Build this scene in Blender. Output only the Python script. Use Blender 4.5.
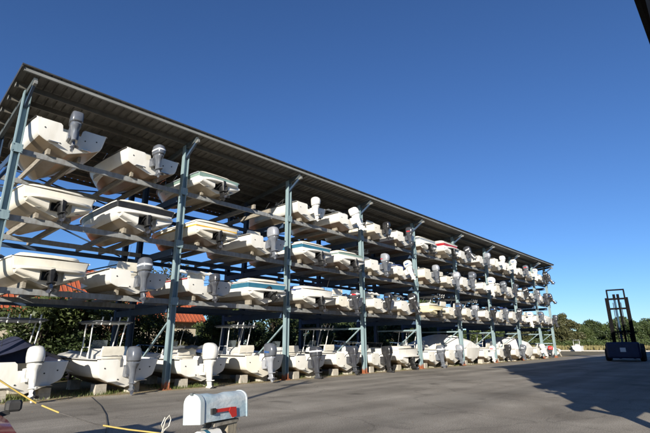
import bpy, bmesh, math, random
from mathutils import Vector, Matrix
R = math.radians
scn = bpy.context.scene
for o in list(bpy.data.objects): bpy.data.objects.remove(o)
COL = scn.collection

# ------------------------------------------------------------------ camera
cd = bpy.data.cameras.new("camera"); cam = bpy.data.objects.new("camera", cd); COL.objects.link(cam)
cd.sensor_fit = 'HORIZONTAL'; cd.sensor_width = 36.0; cd.lens = 438.18 / 650 * 36
cd.clip_start = 0.1; cd.clip_end = 6000
_r = Vector((0.68732365, -0.7263326, -0.0052116)); _u = Vector((-0.19876359, -0.19498013, 0.96045603)); _f = Vector((0.69862668, 0.65910827, 0.27838293))
M = Matrix((_r, _u, -_f)).transposed().to_4x4(); M.translation = Vector((-2.8217, -17.5538, 1.7341))
cam.matrix_world = M
scn.camera = cam
# ------------------------------------------------------------------ light
SUN_EL, SUN_AZ = 17.5, 241.0          # degrees; azimuth of the sun clockwise from +Y
w = bpy.data.worlds.new("World"); scn.world = w; w.use_nodes = True
nt = w.node_tree; nt.nodes.clear()
sky = nt.nodes.new('ShaderNodeTexSky'); sky.sky_type = 'NISHITA'; sky.sun_disc = False
sky.sun_elevation = R(SUN_EL); sky.sun_rotation = R(SUN_AZ); sky.altitude = 0; sky.air_density = 0.9; sky.dust_density = 0.06; sky.ozone_density = 6.5
bg = nt.nodes.new('ShaderNodeBackground'); bg.inputs[1].default_value = 0.084
wo = nt.nodes.new('ShaderNodeOutputWorld'); hs_ = nt.nodes.new('ShaderNodeHueSaturation'); hs_.inputs['Hue'].default_value = 0.505; hs_.inputs['Saturation'].default_value = 1.02; nt.links.new(sky.outputs[0], hs_.inputs['Color']); nt.links.new(hs_.outputs[0], bg.inputs[0]); nt.links.new(bg.outputs[0], wo.inputs[0])
ld = bpy.data.lights.new("sun", 'SUN'); ld.energy = 5.0; ld.angle = R(0.53); ld.color = (1.0, 0.93, 0.81)
sun = bpy.data.objects.new("sun", ld); COL.objects.link(sun)
_d = Vector((-math.sin(R(SUN_AZ)) * math.cos(R(SUN_EL)), -math.cos(R(SUN_AZ)) * math.cos(R(SUN_EL)), -math.sin(R(SUN_EL))))
sun.rotation_euler = _d.to_track_quat('-Z', 'Y').to_euler(); sun.location = (-30, -30, 40)
vs = scn.view_settings; vs.view_transform = 'Standard'; vs.look = 'None'; vs.exposure = 0.75; vs.gamma = 1.0; vs.use_curve_mapping = False
scn.render.engine = 'CYCLES'
scn.cycles.max_bounces = 6; scn.cycles.transparent_max_bounces = 8

# ------------------------------------------------------------------ materials
MATS = {}
def pm(name, c1, c2=None, scale=4.0, rough=0.5, metal=0.0, bump=0.0, bscale=None, stretch=(1, 1, 1), lo=0.35, hi=0.7, alpha=1.0, detail=5.0, coat=0.0, rvar=0.0, rnd=0.0, spec=None):
    """Principled material, two colours mixed by noise in object space."""
    if name in MATS: return MATS[name]
    m = bpy.data.materials.new(name); m.use_nodes = True; n = m.node_tree; b = n.nodes['Principled BSDF']
    b.inputs['Roughness'].default_value = rough; b.inputs['Metallic'].default_value = metal; b.inputs['Alpha'].default_value = alpha
    if spec is not None: b.inputs['Specular IOR Level'].default_value = spec
    if coat: b.inputs['Coat Weight'].default_value = coat; b.inputs['Coat Roughness'].default_value = 0.08
    tc = n.nodes.new('ShaderNodeTexCoord'); mp = n.nodes.new('ShaderNodeMapping'); mp.inputs['Scale'].default_value = stretch
    n.links.new(tc.outputs['Object'], mp.inputs[0])
    if rnd:
        oi = n.nodes.new('ShaderNodeObjectInfo'); ad = n.nodes.new('ShaderNodeVectorMath'); ad.operation = 'SCALE'
        cb = n.nodes.new('ShaderNodeCombineXYZ')
        for i in range(3): n.links.new(oi.outputs['Random'], cb.inputs[i])
        n.links.new(cb.outputs[0], ad.inputs[0]); ad.inputs['Scale'].default_value = 37.0
        n.links.new(ad.outputs[0], mp.inputs['Location'])
    nz = n.nodes.new('ShaderNodeTexNoise'); nz.inputs['Scale'].default_value = scale; nz.inputs['Detail'].default_value = detail; nz.inputs['Roughness'].default_value = 0.6
    n.links.new(mp.outputs[0], nz.inputs['Vector'])
    cr = n.nodes.new('ShaderNodeValToRGB'); cr.color_ramp.elements[0].position = lo; cr.color_ramp.elements[1].position = hi
    cr.color_ramp.elements[0].color = (*c1, 1); cr.color_ramp.elements[1].color = (*(c2 or c1), 1)
    n.links.new(nz.outputs['Fac'], cr.inputs[0])
    last = cr.outputs[0]
    if rnd:
        hv = n.nodes.new('ShaderNodeHueSaturation'); mr = n.nodes.new('ShaderNodeMapRange')
        mr.inputs['To Min'].default_value = 1 - rnd; mr.inputs['To Max'].default_value = 1 + rnd * 0.4
        n.links.new(oi.outputs['Random'], mr.inputs[0]); n.links.new(mr.outputs[0], hv.inputs['Value']); n.links.new(last, hv.inputs['Color']); last = hv.outputs[0]
    n.links.new(last, b.inputs['Base Color'])
    if rvar:
        mr2 = n.nodes.new('ShaderNodeMapRange'); mr2.inputs['To Min'].default_value = max(0.02, rough - rvar); mr2.inputs['To Max'].default_value = rough + rvar
        n.links.new(nz.outputs['Fac'], mr2.inputs[0]); n.links.new(mr2.outputs[0], b.inputs['Roughness'])
    if bump:
        n2 = n.nodes.new('ShaderNodeTexNoise'); n2.inputs['Scale'].default_value = bscale or scale * 6; n2.inputs['Detail'].default_value = 4
        n.links.new(mp.outputs[0], n2.inputs['Vector'])
        bp = n.nodes.new('ShaderNodeBump'); bp.inputs['Strength'].default_value = bump; bp.inputs['Distance'].default_value = 0.02
        n.links.new(n2.outputs['Fac'], bp.inputs['Height']); n.links.new(bp.outputs[0], b.inputs['Normal'])
    MATS[name] = m
    return m

def gel(name, c, dirt=(0.42, 0.36, 0.25)):
    c2 = tuple(a * 0.55 + d * 0.45 for a, d in zip(c, dirt))
    return pm(name, c, c2, scale=1.6, rough=0.32, stretch=(1.6, 0.7, 0.45), lo=0.5, hi=0.85, rvar=0.1, rnd=0.10, detail=8)
WHITE = gel('gelcoat_white', (0.73, 0.715, 0.665))
CREAM = gel('gelcoat_cream', (0.73, 0.69, 0.59))
YCREAM = gel('gelcoat_pale_yellow', (0.74, 0.66, 0.44))
DECKW = gel('deck_white', (0.73, 0.72, 0.685))
NONSKID = pm('nonskid_deck', (0.62, 0.60, 0.54), (0.5, 0.48, 0.42), 9, 0.7, bump=0.2, bscale=160)
BANDS = {
 'black': pm('band_black', (0.015, 0.016, 0.02), (0.03, 0.03, 0.032), 3, 0.25),
 'green': pm('band_pale_green', (0.22, 0.32, 0.28), (0.17, 0.25, 0.22), 3, 0.3),
 'teal': pm('band_teal', (0.04, 0.16, 0.24), (0.03, 0.12, 0.19), 3, 0.3),
 'blue': pm('band_blue', (0.03, 0.09, 0.26), (0.025, 0.07, 0.19), 3, 0.3),
 'navy': pm('band_navy', (0.02, 0.03, 0.10), (0.015, 0.02, 0.07), 3, 0.3),
 'red': pm('band_red', (0.42, 0.02, 0.03), (0.34, 0.02, 0.03), 3, 0.3),
 'yellow': pm('band_yellow', (0.70, 0.42, 0.06), (0.58, 0.34, 0.05), 3, 0.35),
 'grey': pm('band_grey', (0.28, 0.32, 0.36), (0.22, 0.25, 0.29), 3, 0.35),
}
BLACKRUB = pm('black_rubber', (0.02, 0.02, 0.02), (0.045, 0.043, 0.04), 6, 0.7)
MOT = {
 'black': pm('motor_black', (0.018, 0.018, 0.02), (0.03, 0.03, 0.032), 4, 0.28, coat=0.5, rnd=0.1),
 'grey': pm('motor_grey', (0.115, 0.125, 0.145), (0.09, 0.10, 0.12), 4, 0.3, coat=0.5, rnd=0.2),
 'dark grey': pm('motor_dark_grey', (0.05, 0.055, 0.065), (0.04, 0.04, 0.05), 4, 0.3, coat=0.5, rnd=0.2),
 'white': pm('motor_white', (0.64, 0.635, 0.60), (0.52, 0.50, 0.44), 4, 0.32, coat=0.4, lo=.5, hi=.85),
 'silver': pm('motor_silver', (0.36, 0.38, 0.42), (0.3, 0.31, 0.34), 4, 0.35, metal=0.3),
 'red': pm('motor_red', (0.50, 0.03, 0.025), (0.40, 0.025, 0.02), 4, 0.4),
}
DECAL_W = pm('decal_white', (0.7, 0.7, 0.7), None, 4, 0.4)
DECAL_R = pm('decal_red', (0.55, 0.03, 0.04), None, 4, 0.4)
PROP = pm('propeller_metal', (0.10, 0.10, 0.11), (0.2, 0.2, 0.2), 8, 0.3, metal=0.8)
PROPB = pm('propeller_black', (0.02, 0.02, 0.02), (0.035, 0.035, 0.035), 8, 0.35)
DRIVE = pm('drive_black', (0.008, 0.008, 0.009), (0.018, 0.018, 0.018), 7, 0.45, spec=.3)
CHROME = pm('stainless_steel', (0.62, 0.62, 0.62), (0.5, 0.5, 0.5), 5, 0.18, metal=1.0)
ALU = pm('white_aluminium_tube', (0.74, 0.74, 0.72), (0.6, 0.6, 0.58), 5, 0.3)
GLASS = pm('tinted_screen', (0.012, 0.016, 0.02), None, 3, 0.04, alpha=0.72)
CLEAR = pm('clear_screen', (0.25, 0.30, 0.32), None, 3, 0.05, alpha=0.35)
VINYL = pm('seat_vinyl', (0.74, 0.70, 0.60), (0.62, 0.58, 0.48), 6, 0.5)
NAVYC = pm('navy_canvas', (0.012, 0.015, 0.04), (0.02, 0.025, 0.055), 5, 0.85, bump=0.4, bscale=9)
BLUEC = pm('blue_canvas', (0.03, 0.06, 0.22), (0.04, 0.08, 0.27), 5, 0.85, bump=0.4, bscale=9)
WHITEC = pm('white_canvas', (0.72, 0.72, 0.70), (0.60, 0.59, 0.55), 3, 0.8, bump=0.6, bscale=5)
DKCANV = pm('grey_canvas', (0.10, 0.11, 0.12), (0.14, 0.15, 0.16), 5, 0.85)
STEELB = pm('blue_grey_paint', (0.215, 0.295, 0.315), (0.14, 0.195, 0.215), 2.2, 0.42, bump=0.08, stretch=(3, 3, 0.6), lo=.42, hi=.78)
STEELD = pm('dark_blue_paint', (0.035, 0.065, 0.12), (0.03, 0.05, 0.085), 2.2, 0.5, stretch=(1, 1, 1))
GALV = pm('galvanised_beam', (0.27, 0.285, 0.29), (0.13, 0.11, 0.09), 2.2, 0.6, metal=0.1, bump=0.05, stretch=(2.5, 2, .9), lo=.40, hi=.82)
EAVE = pm('eave_strut_paint', (0.23, 0.235, 0.225), (0.15, 0.15, 0.14), 2.0, 0.6, stretch=(0.6, 2, 2))
ROOFM = pm('roof_sheet', (0.128, 0.118, 0.10), (0.085, 0.079, 0.067), 1.4, 0.55, metal=0.0, stretch=(2, .5, 1))
ROOFTRIM = pm('roof_trim_dark', (0.03, 0.03, 0.032), (0.045, 0.045, 0.045), 3, 0.6)
WOOD = pm('bunk_timber', (0.30, 0.27, 0.22), (0.16, 0.14, 0.11), 5, 0.75, stretch=(4, 0.5, 4))
CONC = pm('concrete_block', (0.46, 0.43, 0.37), (0.34, 0.31, 0.26), 7, 0.9, bump=0.5, bscale=60)

def rusty(name, base, base2, z0=0.30):
    m = pm(name, base, base2, 2.2, 0.42, bump=0.08, stretch=(3, 3, 0.6), lo=.42, hi=.78); n = m.node_tree; b = n.nodes['Principled BSDF']
    src = b.inputs['Base Color'].links[0].from_socket
    tc = n.nodes.new('ShaderNodeTexCoord'); sx = n.nodes.new('ShaderNodeSeparateXYZ'); n.links.new(tc.outputs['Object'], sx.inputs[0])
    nz = n.nodes.new('ShaderNodeTexNoise'); nz.inputs['Scale'].default_value = 6; nz.inputs['Detail'].default_value = 6; n.links.new(tc.outputs['Object'], nz.inputs['Vector'])
    ma = n.nodes.new('ShaderNodeMath'); ma.operation = 'MULTIPLY_ADD'; ma.inputs[1].default_value = 0.9; n.links.new(nz.outputs[0], ma.inputs[0]); n.links.new(sx.outputs['Z'], ma.inputs[2])
    mr = n.nodes.new('ShaderNodeMapRange'); mr.inputs['From Min'].default_value = z0 + 0.3; mr.inputs['From Max'].default_value = z0 + 0.55
    mr.inputs['To Min'].default_value = 1; mr.inputs['To Max'].default_value = 0; n.links.new(ma.outputs[0], mr.inputs[0])
    mx = n.nodes.new('ShaderNodeMix'); mx.data_type = 'RGBA'; mx.inputs[7].default_value = (0.25, 0.085, 0.04, 1)
    n.links.new(mr.outputs[0], mx.inputs[0]); n.links.new(src, mx.inputs[6]); n.links.new(mx.outputs[2], b.inputs['Base Color'])
    return m
STEELP = rusty('blue_grey_post_paint', (0.215, 0.295, 0.315), (0.14, 0.195, 0.215))

# ------------------------------------------------------------------ mesh helpers
class MB:
    def __init__(s): s.v = []; s.f = []
    def box(s, x0, x1, y0, y1, z0, z1):
        n = len(s.v)
        s.v += [(x0, y0, z0), (x1, y0, z0), (x1, y1, z0), (x0, y1, z0), (x0, y0, z1), (x1, y0, z1), (x1, y1, z1), (x0, y1, z1)]
        s.f += [(n, n+3, n+2, n+1), (n+4, n+5, n+6, n+7), (n, n+1, n+5, n+4), (n+1, n+2, n+6, n+5), (n+2, n+3, n+7, n+6), (n+3, n, n+4, n+7)]
        return s
    def bar(s, a, b, w, h, up=(0, 0, 1)):
        a = Vector(a); b = Vector(b); d = (b - a).normalized(); u = Vector(up)
        sd = d.cross(u)
        if sd.length < 1e-4: sd = d.cross(Vector((1, 0, 0)))
        sd.normalize(); u = sd.cross(d)
        n = len(s.v)
        for p in (a, b):
            for i, j in ((-1, -1), (1, -1), (1, 1), (-1, 1)): s.v.append(tuple(p + sd * (w / 2 * i) + u * (h / 2 * j)))
        s.f += [(n, n+1, n+2, n+3), (n+7, n+6, n+5, n+4)] + [(n+i, n+4+i, n+4+(i+1) % 4, n+(i+1) % 4) for i in range(4)]
        return s
    def tube(s, pts, r, k=6, cap=True):
        pts = [Vector(p) for p in pts]; rs = r if isinstance(r, (list, tuple)) else [r] * len(pts)
        secs = []; prev = None
        for i, p in enumerate(pts):
            d = (pts[min(i + 1, len(pts) - 1)] - pts[max(i - 1, 0)]).normalized()
            a = d.cross(Vector((0, 0, 1))) if prev is None else prev - d * prev.dot(d)
            if a.length < 1e-4: a = d.cross(Vector((1, 0, 0)))
            a.normalize(); b = d.cross(a); prev = a
            secs.append([tuple(p + (a * math.cos(t) + b * math.sin(t)) * rs[i]) for t in [2 * math.pi * j / k for j in range(k)]])
        return s.loft(secs, cap)
    def loft(s, secs, cap=True, closed=True):
        n = len(s.v); k = len(secs[0])
        for q in secs: s.v += [tuple(p) for p in q]
        for i in range(len(secs) - 1):
            for j in range(k if closed else k - 1):
                a = n + i * k + j; b = n + i * k + (j + 1) % k
                s.f.append((a, b, b + k, a + k))
        if cap and closed:
            s.f.append(tuple(n + j for j in range(k))[::-1]); s.f.append(tuple(n + (len(secs) - 1) * k + j for j in range(k)))
        return s
    def disc(s, c, r, axis='y', k=10, th=0.01):
        c = Vector(c); e = {'x': Vector((th, 0, 0)), 'y': Vector((0, th, 0)), 'z': Vector((0, 0, th))}[axis]
        return s.tube([c - e, c + e], r, k)
    def xf(s, mat):
        s.v = [tuple(mat @ Vector(p)) for p in s.v]; return s
    def mesh(s, name, smooth=None):
        me = bpy.data.meshes.new(name); me.from_pydata(s.v, [], s.f)
        bm = bmesh.new(); bm.from_mesh(me); bmesh.ops.recalc_face_normals(bm, faces=bm.faces); bm.to_mesh(me); bm.free()
        if smooth:
            me.polygons.foreach_set('use_smooth', [True] * len(me.polygons)); me.set_sharp_from_angle(angle=R(smooth))
        me.materials.append(None)
        return me

def se(cx, cy, w, d, z, n=12, p=2.6):
    out = []
    for i in range(n):
        t = 2 * math.pi * i / n; c, s_ = math.cos(t), math.sin(t)
        out.append((cx + w / 2 * math.copysign(abs(c) ** (2 / p), c), cy + d / 2 * math.copysign(abs(s_) ** (2 / p), s_), z))
    return out
def obj(name, me, mat, parent=None, loc=None, rot=None):
    if isinstance(me, MB): me = me.mesh(name)
    if not len(me.materials): me.materials.append(None)
    o = bpy.data.objects.new(name, me); COL.objects.link(o)
    o.material_slots[0].link = 'OBJECT'; o.material_slots[0].material = mat
    if parent: o.parent = parent
    if loc: o.location = loc
    if rot: o.rotation_euler = rot
    return o
def tag(o, label, cat, group=None):
    o['label'] = label; o['category'] = cat
    if group: o['group'] = group
    return o
def thing(name, label, cat, loc=(0, 0, 0), rz=0, group=None):
    o = bpy.data.objects.new(name, None); COL.objects.link(o); o.location = loc; o.rotation_euler = (0, 0, rz); o.empty_display_size = 0.2
    return tag(o, label, cat, group)
def struct(name, me, mat): o = obj(name, me, mat); o['kind'] = 'structure'; return o
def stuff(o): o['kind'] = 'stuff'; return o
ORD = 'first second third fourth fifth sixth seventh eighth ninth tenth eleventh twelfth thirteenth fourteenth fifteenth sixteenth seventeenth eighteenth nineteenth twentieth'.split()

# ------------------------------------------------------------------ ground
def ground_mat(name, cols, scale, rough=0.9, cracks=False):
    m = bpy.data.materials.new(name); m.use_nodes = True; n = m.node_tree; b = n.nodes['Principled BSDF']; b.inputs['Roughness'].default_value = rough
    b.inputs['Specular IOR Level'].default_value = 0.25
    tc = n.nodes.new('ShaderNodeTexCoord')
    n1 = n.nodes.new('ShaderNodeTexNoise'); n1.inputs['Scale'].default_value = scale; n1.inputs['Detail'].default_value = 9; n1.inputs['Roughness'].default_value = 0.62; n1.inputs['Distortion'].default_value = 0.4
    n.links.new(tc.outputs['Object'], n1.inputs['Vector'])
    cr = n.nodes.new('ShaderNodeValToRGB'); e = cr.color_ramp.elements
    e[0].position = 0.32; e[0].color = (*cols[0], 1); e[1].position = 0.68; e[1].color = (*cols[2], 1); x = e.new(0.5); x.color = (*cols[1], 1)
    n.links.new(n1.outputs[0], cr.inputs[0]); last = cr.outputs[0]
    n2 = n.nodes.new('ShaderNodeTexNoise'); n2.inputs['Scale'].default_value = 38; n2.inputs['Detail'].default_value = 4; n.links.new(tc.outputs['Object'], n2.inputs['Vector'])
    mr = n.nodes.new('ShaderNodeMapRange'); mr.inputs['From Min'].default_value = 0.3; mr.inputs['From Max'].default_value = 0.7; mr.inputs['To Min'].default_value = 0.55; mr.inputs['To Max'].default_value = 1.42
    n.links.new(n2.outputs[0], mr.inputs[0])
    mx = n.nodes.new('ShaderNodeMix'); mx.data_type = 'RGBA'; mx.blend_type = 'MULTIPLY'; mx.inputs[0].default_value = 1.0
    n.links.new(last, mx.inputs[6]); n.links.new(mr.outputs[0], mx.inputs[7]); last = mx.outputs[2]
    if cracks:
        # wheel-polished streaks along the lot, oil stains, cracks
        mp = n.nodes.new('ShaderNodeMapping'); mp.inputs['Scale'].default_value = (0.05, 0.7, 1); mp.inputs['Rotation'].default_value = (0, 0, R(-12)); n.links.new(tc.outputs['Object'], mp.inputs[0])
        n3 = n.nodes.new('ShaderNodeTexNoise'); n3.inputs['Scale'].default_value = 1.0; n3.inputs['Detail'].default_value = 6; n.links.new(mp.outputs[0], n3.inputs['Vector'])
        m3 = n.nodes.new('ShaderNodeMapRange'); m3.inputs['From Min'].default_value = 0.35; m3.inputs['From Max'].default_value = 0.65; m3.inputs['To Min'].default_value = 0.70; m3.inputs['To Max'].default_value = 1.22; n.links.new(n3.outputs[0], m3.inputs[0])
        mx3 = n.nodes.new('ShaderNodeMix'); mx3.data_type = 'RGBA'; mx3.blend_type = 'MULTIPLY'; mx3.inputs[0].default_value = 1; n.links.new(last, mx3.inputs[6]); n.links.new(m3.outputs[0], mx3.inputs[7]); last = mx3.outputs[2]
        n4 = n.nodes.new('ShaderNodeTexNoise'); n4.inputs['Scale'].default_value = 0.55; n4.inputs['Detail'].default_value = 3; n.links.new(tc.outputs['Object'], n4.inputs['Vector'])
        m4 = n.nodes.new('ShaderNodeMapRange'); m4.inputs['From Min'].default_value = 0.66; m4.inputs['From Max'].default_value = 0.74; m4.inputs['To Min'].default_value = 1.0; m4.inputs['To Max'].default_value = 0.5; n.links.new(n4.outputs[0], m4.inputs[0])
        mx4 = n.nodes.new('ShaderNodeMix'); mx4.data_type = 'RGBA'; mx4.blend_type = 'MULTIPLY'; mx4.inputs[0].default_value = 1; n.links.new(last, mx4.inputs[6]); n.links.new(m4.outputs[0], mx4.inputs[7]); last = mx4.outputs[2]
        vo = n.nodes.new('ShaderNodeTexVoronoi'); vo.feature = 'DISTANCE_TO_EDGE'; vo.inputs['Scale'].default_value = 0.23
        nd = n.nodes.new('ShaderNodeTexNoise'); nd.inputs['Scale'].default_value = 0.9; nd.inputs['Detail'].default_value = 5; n.links.new(tc.outputs['Object'], nd.inputs['Vector'])
        mxv = n.nodes.new('ShaderNodeMix'); mxv.data_type = 'RGBA'; mxv.blend_type = 'ADD'; mxv.inputs[0].default_value = 1.6; n.links.new(tc.outputs['Object'], mxv.inputs[6]); n.links.new(nd.outputs['Color'], mxv.inputs[7]); n.links.new(mxv.outputs[2], vo.inputs['Vector'])
        m5 = n.nodes.new('ShaderNodeMapRange'); m5.inputs['From Min'].default_value = 0.002; m5.inputs['From Max'].default_value = 0.009; m5.inputs['To Min'].default_value = 0.78; m5.inputs['To Max'].default_value = 1.0; n.links.new(vo.outputs['Distance'], m5.inputs[0])
        mx5 = n.nodes.new('ShaderNodeMix'); mx5.data_type = 'RGBA'; mx5.blend_type = 'MULTIPLY'; mx5.inputs[0].default_value = 1; n.links.new(last, mx5.inputs[6]); n.links.new(m5.outputs[0], mx5.inputs[7]); last = mx5.outputs[2]
    n.links.new(last, b.inputs['Base Color'])
    bp = n.nodes.new('ShaderNodeBump'); bp.inputs['Strength'].default_value = 0.35; bp.inputs['Distance'].default_value = 0.01
    n.links.new(n2.outputs[0], bp.inputs['Height']); n.links.new(bp.outputs[0], b.inputs['Normal'])
    return m

rg = random.Random(5)
g = MB(); S_ = 3000
g.v = [(-S_, -S_, -0.02), (S_, -S_, -0.02), (S_, S_, -0.02), (-S_, S_, -0.02)]; g.f = [(0, 1, 2, 3)]
struct('ground', g, ground_mat('dirt_and_weeds', ((0.15, 0.12, 0.07), (0.19, 0.155, 0.09), (0.10, 0.105, 0.045)), 0.6))
# asphalt lot: ragged edge along the rack foot
g = MB(); n = 170; top = []
for i in range(n + 1):
    x = -40 + 140 * i / n
    top.append((x, -0.55 + rg.uniform(-0.10, 0.10) + 0.08 * math.sin(x * 0.7), 0.0))
g.v = top + [(x, -60, 0.0) for x, _, _ in top] + [(x, y, -0.06) for x, y, _ in top]
g.f = [(i, i + 1, n + 2 + i, n + 1 + i) for i in range(n)] + [(i, 2 * n + 2 + i, 2 * n + 3 + i, i + 1) for i in range(n)]
struct('parking_lot', g, ground_mat('old_asphalt', ((0.182, 0.161, 0.130), (0.254, 0.228, 0.188), (0.330, 0.300, 0.250)), 0.35, cracks=True))
# worn sandy strip beyond the lot edge
g = MB(); n = 120
a = [(-20 + 80 * i / n, -0.62 + 0, -0.008) for i in range(n + 1)]
b_ = [(-20 + 80 * i / n, 0.75 + rg.uniform(-0.25, 0.25), -0.008) for i in range(n + 1)]
g.v = a + b_; g.f = [(i, i + 1, n + 2 + i, n + 1 + i) for i in range(n)]
struct('sandy_verge', g, ground_mat('sandy_verge', ((0.24, 0.19, 0.11), (0.32, 0.26, 0.16), (0.38, 0.32, 0.21)), 1.8))

# ------------------------------------------------------------------ the storage rack
PX = [6.4 * i for i in range(9)] + [55.6]
LV = [3.48, 5.94, 8.37]                 # beam centre heights
YM, YB = 3.62, 5.35                     # middle and rear beam lines
RZ0, SL, YE, YR = 11.0, 0.105, -1.05, 6.9   # roof sheet at the eave, slope, eave and rear line
def roof_z(y): return RZ0 - SL * (y - YE)
rack = thing('boat_storage_rack', 'long steel three-shelf boat rack with blue-grey posts and sloping metal roof', 'boat rack')
def hsec(h):     # H post, flanges to the sides, web recessed between
    m = MB()
    m.box(-.12, -.083, -.12, .12, 0, h); m.box(.083, .12, -.12, .12, 0, h); m.box(-.083, .083, .0, .02, 0, h)
    return m
POST_TOP = 10.62
pm_front = hsec(POST_TOP).mesh('post'); bp_ = MB().box(-.2, .2, -.2, .2, 0, .025)
for x_, y_ in ((-.15, -.15), (.15, -.15), (.15, .15), (-.15, .15)): bp_.disc((x_, y_, .04), .018, 'z', 6, .03)
base_me = bp_.mesh('base_plate')
RUST = pm('rusty_steel', (0.30, 0.09, 0.035), (0.20, 0.07, 0.035), 9, 0.8)
pm_mid = hsec(roof_z(YM) - .32).mesh('rear_post'); pm_back = hsec(roof_z(YB) - .32).mesh('rear_post')
for x in PX:
    p = obj('post', pm_front, STEELP, rack, (x, 0, -.01)); obj('base_plate', base_me, RUST, p)
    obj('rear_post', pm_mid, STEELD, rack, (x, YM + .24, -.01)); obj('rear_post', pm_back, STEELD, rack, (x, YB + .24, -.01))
def channel(L, h=.20, d=.1, t=.018):      # C channel, web to the front, along +x
    m = MB(); m.box(0, L, 0, t, -h / 2, h / 2); m.box(0, L, t, d, h / 2 - t, h / 2); m.box(0, L, t, d, -h / 2, -h / 2 + t)
    return m
beamA = channel(6.396).mesh('rack_beam'); beamB = channel(4.396).mesh('rack_beam')
clip = MB().box(-.17, .17, -.142, -.121, -.16, .16)
for x_ in (-.13, .13):
    for z_ in (-.11, .11): clip.disc((x_, -.15, z_), .02, 'y', 6, .014)
clip = clip.mesh('beam_clip')
arm_me = MB().box(-.05, .05, 0, YB - .2, -.13, .13)
arm_me = (MB().box(-.11, -.09, .27, YB + .1, -.14, .14).box(.09, .11, .27, YB + .1, -.14, .14)).mesh('frame_arm')
for z in LV:
    for i in range(9):
        me = beamA if i < 8 else beamB
        obj('rack_beam', me, GALV, rack, (PX[i] + .002, .125, z))
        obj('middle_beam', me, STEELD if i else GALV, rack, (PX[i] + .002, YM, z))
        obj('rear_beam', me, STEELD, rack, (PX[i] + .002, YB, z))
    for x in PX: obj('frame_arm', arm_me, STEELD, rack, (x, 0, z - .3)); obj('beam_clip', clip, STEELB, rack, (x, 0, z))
# braces
kn = MB().bar((0, .13, 2.72), (0, YM + .1, .12), .07, .07).mesh('knee_brace')
for x in PX: obj('knee_brace', kn, STEELB, rack, (x, 0, 0))
tie = MB().bar((0, .13, 2.62), (0, YM + .1, 2.62), .08, .1).mesh('frame_tie')
for x in PX[3:]: obj('frame_tie', tie, STEELB, rack, (x, 0, 0))
for i in (0, 2, 4, 6, 7):
    for z0, z1 in ((LV[0] + .2, LV[1] - .2), (LV[1] + .2, LV[2] - .2), (LV[2] + .2, 9.6)):
        for s_ in (0, 1):
            xa, xb = (PX[i] + .2, PX[i + 1] - .2) if s_ else (PX[i + 1] - .2, PX[i] + .2)
            obj('cross_brace', MB().bar((xa, YB + .3 + .06 * s_, z0), (xb, YB + .3 + .06 * s_, z1), .06, .06), STEELD, rack)
for z in (1.6, 4.7, 7.2, 9.2):           # end-frame girts at the far end
    obj('end_girt', MB().bar((PX[9] + .1, .14, z), (PX[9] + .1, YB, z), .06, .12), STEELB, rack)
for z0, z1 in ((3.6, 5.8), (6.1, 8.2)):
    obj('end_brace', MB().bar((PX[9] + .16, .14, z0), (PX[9] + .16, YM, z1), .05, .07), STEELB, rack)
# rafters with the cantilever bracket to the eave
rf = MB()
rf.bar((0, YE + .12, roof_z(YE + .12) - .31), (0, YR, roof_z(YR) - .31), .12, .22)
brk = MB()
brk.bar((0, -.02, POST_TOP - .62), (0, YE + .14, roof_z(YE) - .44), .08, .12)
rme, bme = rf.mesh('rafter'), brk.mesh('eave_bracket')
tipm = MB().bar((0, YE - .015, roof_z(YE) - .44), (0, YE + .20, roof_z(YE + .2) - .44), .10, .13).mesh('bracket_tip')
RAFT = pm('rafter_paint', (0.07, 0.085, 0.09), (0.05, 0.06, 0.065), 2, 0.6)
for x in PX:
    obj('rafter', rme, RAFT, rack, (x, 0, 0)); bo = obj('eave_bracket', bme, STEELD, rack, (x, 0, 0)); obj('bracket_tip', tipm, EAVE, bo)
X0, X1 = -.40, 56.0
# purlins (C sections) and the eave strut
npur = 9
for k in range(npur):
    y = YE + (YR - YE) * k / (npur - 1); z = roof_z(y) - .03
    m = MB()
    if k == 0:
        m.box(X0, X1, y, y + .02, z - .12, z); m.box(X0, X1, y + .02, y + .09, z - .12, z - .10)
        obj('eave_strut', m, EAVE, rack)
    else:
        m.box(X0, X1, y, y + .018, z - .2, z); m.box(X0, X1, y + .018, y + .08, z - .2, z - .18)
        obj('purlin', m, ROOFM, rack)
        obj('purlin_end_cap', MB().box(X0 - .012, X0, y - .05, y + .13, z - .2, z - .01), EAVE, rack)
# corrugated roof sheets, one by one
PW = (X1 - X0 + .1) / 62
sh = MB(); prof = []
for r_ in range(3):
    b0 = PW * r_ / 3
    prof += [(b0, 0), (b0 + PW * .2, 0), (b0 + PW * .235, .04), (b0 + PW * .30, .04)]
prof.append((PW, 0))
ya, yb = YE - .05, YR + .12
sh.loft([[(x, y, roof_z(y) + z) for x, z in prof] + [(x, y, roof_z(y) + z + .006) for x, z in prof[::-1]] for y in (ya, yb)])
sme = sh.mesh('roof_sheet')
for k in range(62): obj('roof_sheet', sme, ROOFM, rack, (X0 - .05 + PW * k, 0, 0))
tr = MB().box(X0 - .08, X1 + .08, YE - .085, YE - .052, RZ0 + .005, RZ0 + .055)
obj('roof_edge_trim', tr, ROOFTRIM, rack)
for xe in (X0 - .085, X1 + .055):
    obj('gable_trim', MB().bar((xe + .015, ya, roof_z(ya) + .0), (xe + .015, yb, roof_z(yb) + .0), .03, .16), ROOFTRIM, rack)
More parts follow.
